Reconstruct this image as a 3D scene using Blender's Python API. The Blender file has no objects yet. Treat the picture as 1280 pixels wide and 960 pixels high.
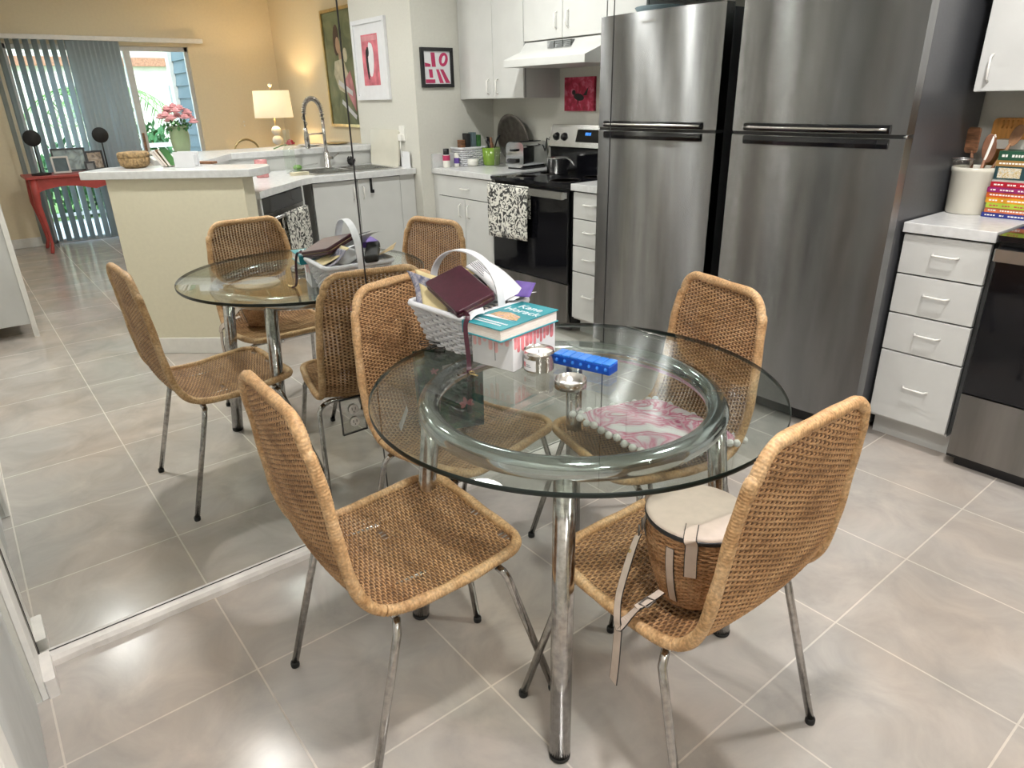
import bpy, math, random
from mathutils import Vector, Matrix
random.seed(7)
R = math.radians
PI = math.pi
scene = bpy.context.scene
COL = scene.collection

# ------------------------------------------------------------ camera
F_PX = 853.2256
YAW, PITCH, ROLL = 0.903928166, 0.398437617, -0.0220333
CAM = Vector((1.96839, -0.321338, 1.432087))
cam_d = bpy.data.cameras.new('camera')
cam = bpy.data.objects.new('camera', cam_d)
COL.objects.link(cam)
fwd = Vector((-math.sin(YAW) * math.cos(PITCH), math.cos(YAW) * math.cos(PITCH), -math.sin(PITCH)))
rt = Vector((math.cos(YAW), math.sin(YAW), 0))
up = rt.cross(fwd)
r2 = math.cos(ROLL) * rt + math.sin(ROLL) * up
u2 = -math.sin(ROLL) * rt + math.cos(ROLL) * up
m = Matrix((r2, u2, -fwd)).transposed().to_4x4()
m.translation = CAM
cam.matrix_world = m
cam_d.sensor_fit = 'HORIZONTAL'
cam_d.sensor_width = 36
cam_d.lens = F_PX / 1280 * 36
cam_d.clip_start = 0.02
scene.camera = cam

# ------------------------------------------------------------ light and exposure
scene.view_settings.view_transform = 'Standard'
scene.view_settings.look = 'None'
scene.view_settings.gamma = 1
scene.view_settings.use_curve_mapping = False
scene.view_settings.exposure = -0.06
scene.cycles.max_bounces = 14
scene.cycles.glossy_bounces = 8
scene.cycles.transparent_max_bounces = 16
scene.cycles.transmission_bounces = 8
scene.cycles.sample_clamp_indirect = 24.0
scene.cycles.blur_glossy = 0.5
wd = bpy.data.worlds.new('sky')
scene.world = wd
wd.use_nodes = True
nt = wd.node_tree
bg = nt.nodes['Background']
tc = nt.nodes.new('ShaderNodeTexCoord')
sep = nt.nodes.new('ShaderNodeSeparateXYZ')
cr = nt.nodes.new('ShaderNodeValToRGB')
nt.links.new(tc.outputs['Generated'], sep.inputs[0])
nt.links.new(sep.outputs['Z'], cr.inputs[0])
nt.links.new(cr.outputs[0], bg.inputs['Color'])
cr.color_ramp.elements[0].color = (0.85, 0.93, 1.0, 1)
cr.color_ramp.elements[1].color = (0.45, 0.66, 1.0, 1)
bg.inputs['Strength'].default_value = 6.0
LIGHTS = dict(kitchen=1.0)
LIGHT_SPOTS = [(3.2, 1.3), (1.35, 2.0), (1.5, 0.35), (3.35, -0.15), (5.6, 1.6)]
LIGHT_W = [18, 27, 30, 13, 13]
sun_d = bpy.data.lights.new('sun', 'SUN'); sun_d.energy = 5.0; sun_d.angle = R(1); sun_d.color = (1, .96, .9)
sun = bpy.data.objects.new('sun', sun_d); COL.objects.link(sun); sun.rotation_euler = (R(18), R(-42), 0)
LIGHT_COL = (1.0, 0.98, 0.95)

# ------------------------------------------------------------ helpers
def rootmat(o):
    M = Matrix.Identity(4)
    while o is not None:
        M = o.matrix_basis @ M
        o = o.parent
    return M

class MB:
    def __init__(s):
        s.v, s.f, s.sm = [], [], []
    def add(s, vs, fs, smooth=False):
        b = len(s.v)
        s.v += [tuple(v) for v in vs]
        s.f += [tuple(i + b for i in f) for f in fs]
        s.sm += [smooth] * len(fs)
        return s
    def box(s, x0, x1, y0, y1, z0, z1, M=None):
        vs = [Vector((x, y, z)) for z in (z0, z1) for y in (y0, y1) for x in (x0, x1)]
        if M: vs = [M @ v for v in vs]
        return s.add(vs, [(0, 2, 3, 1), (4, 5, 7, 6), (0, 1, 5, 4), (2, 6, 7, 3), (0, 4, 6, 2), (1, 3, 7, 5)])
    def rbox(s, x0, x1, y0, y1, z0, z1, r=0.01, n=3, M=None, axis='z'):
        """box with rounded vertical (or other axis) edges"""
        def poly(a0, a1, b0, b1):
            out = []
            for cx, cy, t0 in ((a1 - r, b1 - r, 0), (a0 + r, b1 - r, 90), (a0 + r, b0 + r, 180), (a1 - r, b0 + r, 270)):
                for i in range(n + 1):
                    t = R(t0 + 90 * i / n)
                    out.append((cx + r * math.cos(t), cy + r * math.sin(t)))
            return out
        if axis == 'z': P = [[Vector((a, b, z)) for a, b in poly(x0, x1, y0, y1)] for z in (z0, z1)]
        elif axis == 'y': P = [[Vector((a, y, b)) for a, b in poly(x0, x1, z0, z1)] for y in (y1, y0)]
        else: P = [[Vector((x, a, b)) for a, b in poly(y0, y1, z0, z1)] for x in (x0, x1)]
        if M: P = [[M @ v for v in q] for q in P]
        k = len(P[0])
        fs = [tuple(reversed(range(k))), tuple(range(k, 2 * k))]
        fs += [(i, (i + 1) % k, (i + 1) % k + k, i + k) for i in range(k)]
        return s.add(P[0] + P[1], fs)
    def prism(s, poly, z0, z1, M=None):
        k = len(poly)
        a = sum(poly[i][0] * poly[(i + 1) % k][1] - poly[(i + 1) % k][0] * poly[i][1] for i in range(k))
        if a < 0: poly = list(reversed(poly))
        vs = [Vector((x, y, z)) for z in (z0, z1) for x, y in poly]
        if M: vs = [M @ v for v in vs]
        return s.add(vs, [tuple(reversed(range(k))), tuple(range(k, 2 * k))] + [(i, (i + 1) % k, (i + 1) % k + k, i + k) for i in range(k)])
    def tube(s, path, r, seg=8, closed=False, caps=True, flat=None, nrm=None):
        P = [Vector(p) for p in path]
        n = len(P)
        rr = r if isinstance(r, (list, tuple)) else [r] * n
        T = []
        for i in range(n):
            a = P[(i - 1) % n] if (closed or i > 0) else P[i]
            b = P[(i + 1) % n] if (closed or i < n - 1) else P[i]
            d = b - a
            T.append(d.normalized() if d.length > 1e-9 else Vector((0, 0, 1)))
        N = nrm.copy() if nrm else (Vector((0, 0, 1)) if abs(T[0].z) < .9 else Vector((1, 0, 0)))
        vs = []
        for i in range(n):
            N = (N - T[i] * N.dot(T[i]))
            N = N.normalized() if N.length > 1e-6 else T[i].orthogonal().normalized()
            B = T[i].cross(N)
            fl = flat if flat else 1.0
            for j in range(seg):
                t = 2 * PI * j / seg
                vs.append(P[i] + N * (math.cos(t) * rr[i] * fl) + B * (math.sin(t) * rr[i]))
        fs = []
        for i in range(n if closed else n - 1):
            for j in range(seg):
                a, b = i * seg + j, i * seg + (j + 1) % seg
                c, d = ((i + 1) % n) * seg + (j + 1) % seg, ((i + 1) % n) * seg + j
                fs.append((a, b, c, d))
        s.add(vs, fs, True)
        if caps and not closed:
            b = len(s.v) - n * seg
            s.f.append(tuple(reversed(range(b, b + seg)))); s.sm.append(False)
            s.f.append(tuple(range(b + (n - 1) * seg, b + n * seg))); s.sm.append(False)
        return s
    def lathe(s, prof, c=(0, 0, 0), seg=24, M=None, smooth=True, sx=1, sy=1, caps=True):
        vs, n = [], len(prof)
        for r, z in prof:
            for j in range(seg):
                t = 2 * PI * j / seg
                vs.append(Vector((c[0] + r * sx * math.cos(t), c[1] + r * sy * math.sin(t), c[2] + z)))
        if M: vs = [M @ v for v in vs]
        fs = []
        for i in range(n - 1):
            for j in range(seg):
                a, b = i * seg + j, i * seg + (j + 1) % seg
                fs.append((a, b, b + seg, a + seg))
        s.add(vs, fs, smooth)
        b = len(s.v) - n * seg
        if not caps: return s
        if prof[0][0] > 1e-5: s.f.append(tuple(reversed(range(b, b + seg)))); s.sm.append(False)
        if prof[-1][0] > 1e-5: s.f.append(tuple(range(b + (n - 1) * seg, b + n * seg))); s.sm.append(False)
        return s
    def grid(s, fn, nu, nv, smooth=True, thick=0):
        vs = [fn(i / nu, j / nv) for i in range(nu + 1) for j in range(nv + 1)]
        fs = [(i * (nv + 1) + j, (i + 1) * (nv + 1) + j, (i + 1) * (nv + 1) + j + 1, i * (nv + 1) + j + 1) for i in range(nu) for j in range(nv)]
        return s.add(vs, fs, smooth)
    def sphere(s, c, r, seg=12, rings=8, sx=1, sy=1, sz=1):
        prof = [(max(r * math.sin(PI * i / rings), 0), -r * math.cos(PI * i / rings) * sz) for i in range(rings + 1)]
        return s.lathe(prof, c, seg, sx=sx, sy=sy)
    def build(s, name, mat, parent=None, world=True, bevel=0, solid=0, sub=0, autosm=None):
        me = bpy.data.meshes.new(name)
        vs = s.v
        if parent is not None and world:
            inv = rootmat(parent).inverted()
            vs = [tuple(inv @ Vector(v)) for v in vs]
        me.from_pydata(vs, [], s.f)
        me.polygons.foreach_set('use_smooth', s.sm)
        me.materials.append(mat)
        me.update()
        o = bpy.data.objects.new(name, me)
        COL.objects.link(o)
        if parent is not None: o.parent = parent
        if solid:
            md = o.modifiers.new('solid', 'SOLIDIFY'); md.thickness = solid; md.offset = 0
        if bevel:
            md = o.modifiers.new('bevel', 'BEVEL'); md.width = bevel; md.segments = 2; md.limit_method = 'ANGLE'; md.angle_limit = R(40)
            me.polygons.foreach_set('use_smooth', [True] * len(me.polygons))
            md2 = o.modifiers.new('wn', 'WEIGHTED_NORMAL'); md2.keep_sharp = True
        if sub:
            md = o.modifiers.new('sub', 'SUBSURF'); md.levels = sub; md.render_levels = sub
        return o

def tag(o, label, cat, group=None, kind=None):
    if label: o['label'] = label
    if cat: o['category'] = cat
    if group: o['group'] = group
    if kind: o['kind'] = kind
    return o
def thing(name, label, cat, loc=(0, 0, 0), rz=0, group=None):
    o = bpy.data.objects.new(name, None)
    COL.objects.link(o)
    o.empty_display_size = .05
    o.location = loc
    o.rotation_euler = (0, 0, rz)
    o.matrix_basis = Matrix.Translation(Vector(loc)) @ Matrix.Rotation(rz, 4, 'Z')
    return tag(o, label, cat, group)
def struct(o):
    o['kind'] = 'structure'
    return o
def copy_tree(o, parent=None):
    c = o.copy()
    COL.objects.link(c)
    if parent: c.parent = parent
    for ch in list(o.children):
        copy_tree(ch, c)
    return c
def box(x0, x1, y0, y1, z0, z1, M=None): return MB().box(x0, x1, y0, y1, z0, z1, M)

def text_mesh(body, size, M, mat, name, parent, extrude=0.0004, align='CENTER', font_shear=0):
    cu = bpy.data.curves.new(name, 'FONT')
    cu.body = body; cu.size = size; cu.align_x = align; cu.align_y = 'CENTER'; cu.extrude = extrude; cu.shear = font_shear
    o = bpy.data.objects.new(name + '_tmp', cu)
    COL.objects.link(o)
    dg = bpy.context.evaluated_depsgraph_get()
    me = bpy.data.meshes.new_from_object(o.evaluated_get(dg))
    me.name = name
    bpy.data.objects.remove(o)
    T = rootmat(parent).inverted() @ M if parent is not None else M
    me.transform(T)
    me.materials.clear(); me.materials.append(mat)
    o = bpy.data.objects.new(name, me)
    COL.objects.link(o)
    if parent is not None: o.parent = parent
    return o

# ------------------------------------------------------------ materials
def nodes(m): return m.node_tree.nodes, m.node_tree.links
def mat(name, col, rough=.5, metal=0, noise=None, bump=None, spec=None, trans=0, emit=None, alpha=None, col2=None, stretch=None, ior=None, coat=0, rough_noise=0):
    m = bpy.data.materials.new(name); m.use_nodes = True
    N, L = nodes(m)
    b = N['Principled BSDF']
    b.inputs['Base Color'].default_value = (*col, 1)
    b.inputs['Roughness'].default_value = rough
    b.inputs['Metallic'].default_value = metal
    if spec is not None: b.inputs['Specular IOR Level'].default_value = spec
    if trans: b.inputs['Transmission Weight'].default_value = trans
    if ior: b.inputs['IOR'].default_value = ior
    if coat: b.inputs['Coat Weight'].default_value = coat
    if emit:
        b.inputs['Emission Color'].default_value = (*emit[0], 1); b.inputs['Emission Strength'].default_value = emit[1]
    tc = N.new('ShaderNodeTexCoord'); mp = N.new('ShaderNodeMapping')
    L.new(tc.outputs['Object'], mp.inputs[0])
    if stretch: mp.inputs['Scale'].default_value = stretch
    nz = N.new('ShaderNodeTexNoise'); L.new(mp.outputs[0], nz.inputs['Vector'])
    sc, am = noise if noise else (12, .04)
    nz.inputs['Scale'].default_value = sc; nz.inputs['Detail'].default_value = 5
    rp = N.new('ShaderNodeValToRGB'); L.new(nz.outputs['Fac'], rp.inputs[0])
    c2 = col2 if col2 else tuple(max(0, c * (1 - am * 2)) for c in col)
    c1 = col if col2 else tuple(min(1, c * (1 + am)) for c in col)
    rp.color_ramp.elements[0].position = .3; rp.color_ramp.elements[1].position = .7
    rp.color_ramp.elements[0].color = (*c2, 1); rp.color_ramp.elements[1].color = (*c1, 1)
    L.new(rp.outputs[0], b.inputs['Base Color'])
    if rough_noise:
        mr = N.new('ShaderNodeMapRange'); L.new(nz.outputs['Fac'], mr.inputs[0])
        mr.inputs['To Min'].default_value = rough - rough_noise; mr.inputs['To Max'].default_value = rough + rough_noise
        L.new(mr.outputs[0], b.inputs['Roughness'])
    if bump:
        n2 = N.new('ShaderNodeTexNoise'); L.new(mp.outputs[0], n2.inputs['Vector']); n2.inputs['Scale'].default_value = bump[0]; n2.inputs['Detail'].default_value = 3
        bp = N.new('ShaderNodeBump'); bp.inputs['Strength'].default_value = bump[1]; bp.inputs['Distance'].default_value = bump[2] if len(bump) > 2 else .003
        L.new(n2.outputs['Fac'], bp.inputs['Height']); L.new(bp.outputs[0], b.inputs['Normal'])
    return m

def glass_sheet(name, tint, ior=1.5, gl=(1, 1, 1)):
    """thin pane: mirror-like Fresnel reflection over tinted transparency"""
    m = bpy.data.materials.new(name); m.use_nodes = True
    N, L = nodes(m); N.clear()
    out = N.new('ShaderNodeOutputMaterial'); mx = N.new('ShaderNodeMixShader'); fr = N.new('ShaderNodeFresnel')
    tr = N.new('ShaderNodeBsdfTransparent'); g = N.new('ShaderNodeBsdfGlossy')
    fr.inputs['IOR'].default_value = ior; tr.inputs[0].default_value = (*tint, 1); g.inputs['Roughness'].default_value = 0.0; g.inputs['Color'].default_value = (*gl, 1)
    nz = N.new('ShaderNodeTexNoise'); nz.inputs['Scale'].default_value = 30
    mr = N.new('ShaderNodeMapRange'); mr.inputs['To Min'].default_value = 0.0; mr.inputs['To Max'].default_value = 0.012
    L.new(nz.outputs['Fac'], mr.inputs[0]); L.new(mr.outputs[0], g.inputs['Roughness'])
    ge = N.new('ShaderNodeNewGeometry'); im = N.new('ShaderNodeMapRange'); im.inputs['To Min'].default_value = ior; im.inputs['To Max'].default_value = 1 / ior
    L.new(ge.outputs['Backfacing'], im.inputs[0]); L.new(im.outputs[0], fr.inputs['IOR'])
    L.new(fr.outputs[0], mx.inputs[0]); L.new(tr.outputs[0], mx.inputs[1]); L.new(g.outputs[0], mx.inputs[2]); L.new(mx.outputs[0], out.inputs[0])
    return m

def floor_mat():
    m = bpy.data.materials.new('porcelain_tile'); m.use_nodes = True
    N, L = nodes(m); b = N['Principled BSDF']
    tc = N.new('ShaderNodeTexCoord'); mp = N.new('ShaderNodeMapping')
    mp.inputs['Location'].default_value = (-.405 + .457 * 20, .457 * 20, 0)
    L.new(tc.outputs['Object'], mp.inputs[0])
    br = N.new('ShaderNodeTexBrick'); br.offset = 0; br.squash = 1
    br.inputs['Scale'].default_value = 1; br.inputs['Brick Width'].default_value = .457; br.inputs['Row Height'].default_value = .457
    br.inputs['Mortar Size'].default_value = .0026; br.inputs['Mortar Smooth'].default_value = .1
    br.inputs['Color1'].default_value = (.47, .435, .405, 1); br.inputs['Color2'].default_value = (.435, .41, .388, 1)
    br.inputs['Mortar'].default_value = (.60, .56, .51, 1)
    L.new(mp.outputs[0], br.inputs['Vector'])
    n1 = N.new('ShaderNodeTexNoise'); n1.inputs['Scale'].default_value = 4.5; n1.inputs['Detail'].default_value = 9; n1.inputs['Roughness'].default_value = .62; n1.inputs['Distortion'].default_value = .8
    L.new(mp.outputs[0], n1.inputs['Vector'])
    rp = N.new('ShaderNodeValToRGB'); L.new(n1.outputs['Fac'], rp.inputs[0])
    e = rp.color_ramp.elements
    e[0].position = .30; e[0].color = (.80, .81, .81, 1); e[1].position = .72; e[1].color = (1.14, 1.12, 1.10, 1)
    mx = N.new('ShaderNodeMix'); mx.data_type = 'RGBA'; mx.blend_type = 'MULTIPLY'; mx.inputs[0].default_value = 1
    L.new(br.outputs['Color'], mx.inputs[6]); L.new(rp.outputs[0], mx.inputs[7])
    n3 = N.new('ShaderNodeTexNoise'); n3.inputs['Scale'].default_value = 1.7; n3.inputs['Detail'].default_value = 4
    L.new(mp.outputs[0], n3.inputs['Vector'])
    rp3 = N.new('ShaderNodeValToRGB'); L.new(n3.outputs['Fac'], rp3.inputs[0])
    rp3.color_ramp.elements[0].position = .42; rp3.color_ramp.elements[0].color = (1, 1, 1, 1)
    rp3.color_ramp.elements[1].position = .70; rp3.color_ramp.elements[1].color = (1.04, .95, .88, 1)
    mx2 = N.new('ShaderNodeMix'); mx2.data_type = 'RGBA'; mx2.blend_type = 'MULTIPLY'; mx2.inputs[0].default_value = 1
    L.new(mx.outputs[2], mx2.inputs[6]); L.new(rp3.outputs[0], mx2.inputs[7])
    L.new(mx2.outputs[2], b.inputs['Base Color'])
    mr = N.new('ShaderNodeMapRange'); L.new(br.outputs['Fac'], mr.inputs[0]); mr.inputs['To Min'].default_value = .17; mr.inputs['To Max'].default_value = .7
    L.new(mr.outputs[0], b.inputs['Roughness'])
    bp = N.new('ShaderNodeBump'); bp.invert = True; bp.inputs['Strength'].default_value = .5; bp.inputs['Distance'].default_value = .0015
    L.new(br.outputs['Fac'], bp.inputs['Height'])
    bp2 = N.new('ShaderNodeBump'); bp2.inputs['Strength'].default_value = .06; bp2.inputs['Distance'].default_value = .004
    L.new(n1.outputs['Fac'], bp2.inputs['Height']); L.new(bp.outputs[0], bp2.inputs['Normal']); L.new(bp2.outputs[0], b.inputs['Normal'])
    return m

def steel_mat(name, col, rough=.22, aniso=.85, bumpamt=.15):
    """brushed stainless: long vertical streaks of reflection"""
    m = bpy.data.materials.new(name); m.use_nodes = True
    N, L = nodes(m); b = N['Principled BSDF']
    b.inputs['Metallic'].default_value = 1
    tc = N.new('ShaderNodeTexCoord'); mp = N.new('ShaderNodeMapping'); L.new(tc.outputs['Object'], mp.inputs[0])
    mp.inputs['Scale'].default_value = (7, 7, .8)
    nz = N.new('ShaderNodeTexNoise'); nz.inputs['Scale'].default_value = 1.6; nz.inputs['Detail'].default_value = 6; L.new(mp.outputs[0], nz.inputs['Vector'])
    rp = N.new('ShaderNodeValToRGB'); L.new(nz.outputs['Fac'], rp.inputs[0])
    rp.color_ramp.elements[0].position = .3; rp.color_ramp.elements[1].position = .75
    rp.color_ramp.elements[0].color = (*[c * .62 for c in col], 1); rp.color_ramp.elements[1].color = (*col, 1)
    L.new(rp.outputs[0], b.inputs['Base Color'])
    b.inputs['Roughness'].default_value = rough
    b.inputs['Anisotropic'].default_value = aniso
    b.inputs['Anisotropic Rotation'].default_value = 0.25
    tg = N.new('ShaderNodeTangent'); tg.direction_type = 'RADIAL'; tg.axis = 'Z'
    L.new(tg.outputs[0], b.inputs['Tangent'])
    return m

def wicker_mat(name, c1, c2, c3):
    m = bpy.data.materials.new(name); m.use_nodes = True
    N, L = nodes(m); b = N['Principled BSDF']
    b.inputs['Roughness'].default_value = .5; b.inputs['Specular IOR Level'].default_value = .35
    tc = N.new('ShaderNodeTexCoord')
    n1 = N.new('ShaderNodeTexNoise'); n1.inputs['Scale'].default_value = 9; n1.inputs['Detail'].default_value = 4; n1.inputs['Roughness'].default_value = .65
    mp = N.new('ShaderNodeMapping'); mp.inputs['Scale'].default_value = (.8, 2.6, 2.6); L.new(tc.outputs['Object'], mp.inputs[0]); L.new(mp.outputs[0], n1.inputs['Vector'])
    rp = N.new('ShaderNodeValToRGB'); L.new(n1.outputs['Fac'], rp.inputs[0])
    e = rp.color_ramp.elements
    e[0].position = .28; e[0].color = (*c3, 1); e[1].position = .72; e[1].color = (*c1, 1)
    k = e.new(.48); k.color = (*c2, 1)
    n2 = N.new('ShaderNodeTexNoise'); n2.inputs['Scale'].default_value = 160; n2.inputs['Detail'].default_value = 2; L.new(tc.outputs['Object'], n2.inputs['Vector'])
    mr = N.new('ShaderNodeMapRange'); mr.inputs['From Min'].default_value = .3; mr.inputs['From Max'].default_value = .7; mr.inputs['To Min'].default_value = .66; mr.inputs['To Max'].default_value = 1.18; L.new(n2.outputs['Fac'], mr.inputs[0])
    mx = N.new('ShaderNodeMix'); mx.data_type = 'RGBA'; mx.blend_type = 'MULTIPLY'; mx.inputs[0].default_value = 1
    L.new(rp.outputs[0], mx.inputs[6]); L.new(mr.outputs[0], mx.inputs[7]); L.new(mx.outputs[2], b.inputs['Base Color'])
    return m

def swirl_mat(name, cols, scale, rough=.8, dist=3.0, detail=3, pos=None, tex='noise'):
    m = bpy.data.materials.new(name); m.use_nodes = True
    N, L = nodes(m); b = N['Principled BSDF']; b.inputs['Roughness'].default_value = rough
    tc = N.new('ShaderNodeTexCoord'); n = N.new('ShaderNodeTexNoise'); n.inputs['Scale'].default_value = scale; n.inputs['Distortion'].default_value = dist; n.inputs['Detail'].default_value = detail
    L.new(tc.outputs['Object'], n.inputs['Vector'])
    rp = N.new('ShaderNodeValToRGB'); L.new(n.outputs['Fac'], rp.inputs[0])
    e = rp.color_ramp.elements
    k = len(cols)
    pos = pos or [.3 + .4 * i / (k - 1) for i in range(k)]
    e[0].position = pos[0]; e[0].color = (*cols[0], 1); e[1].position = pos[-1]; e[1].color = (*cols[-1], 1)
    for i in range(1, k - 1):
        q = e.new(pos[i]); q.color = (*cols[i], 1)
    L.new(rp.outputs[0], b.inputs['Base Color'])
    return m

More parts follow.
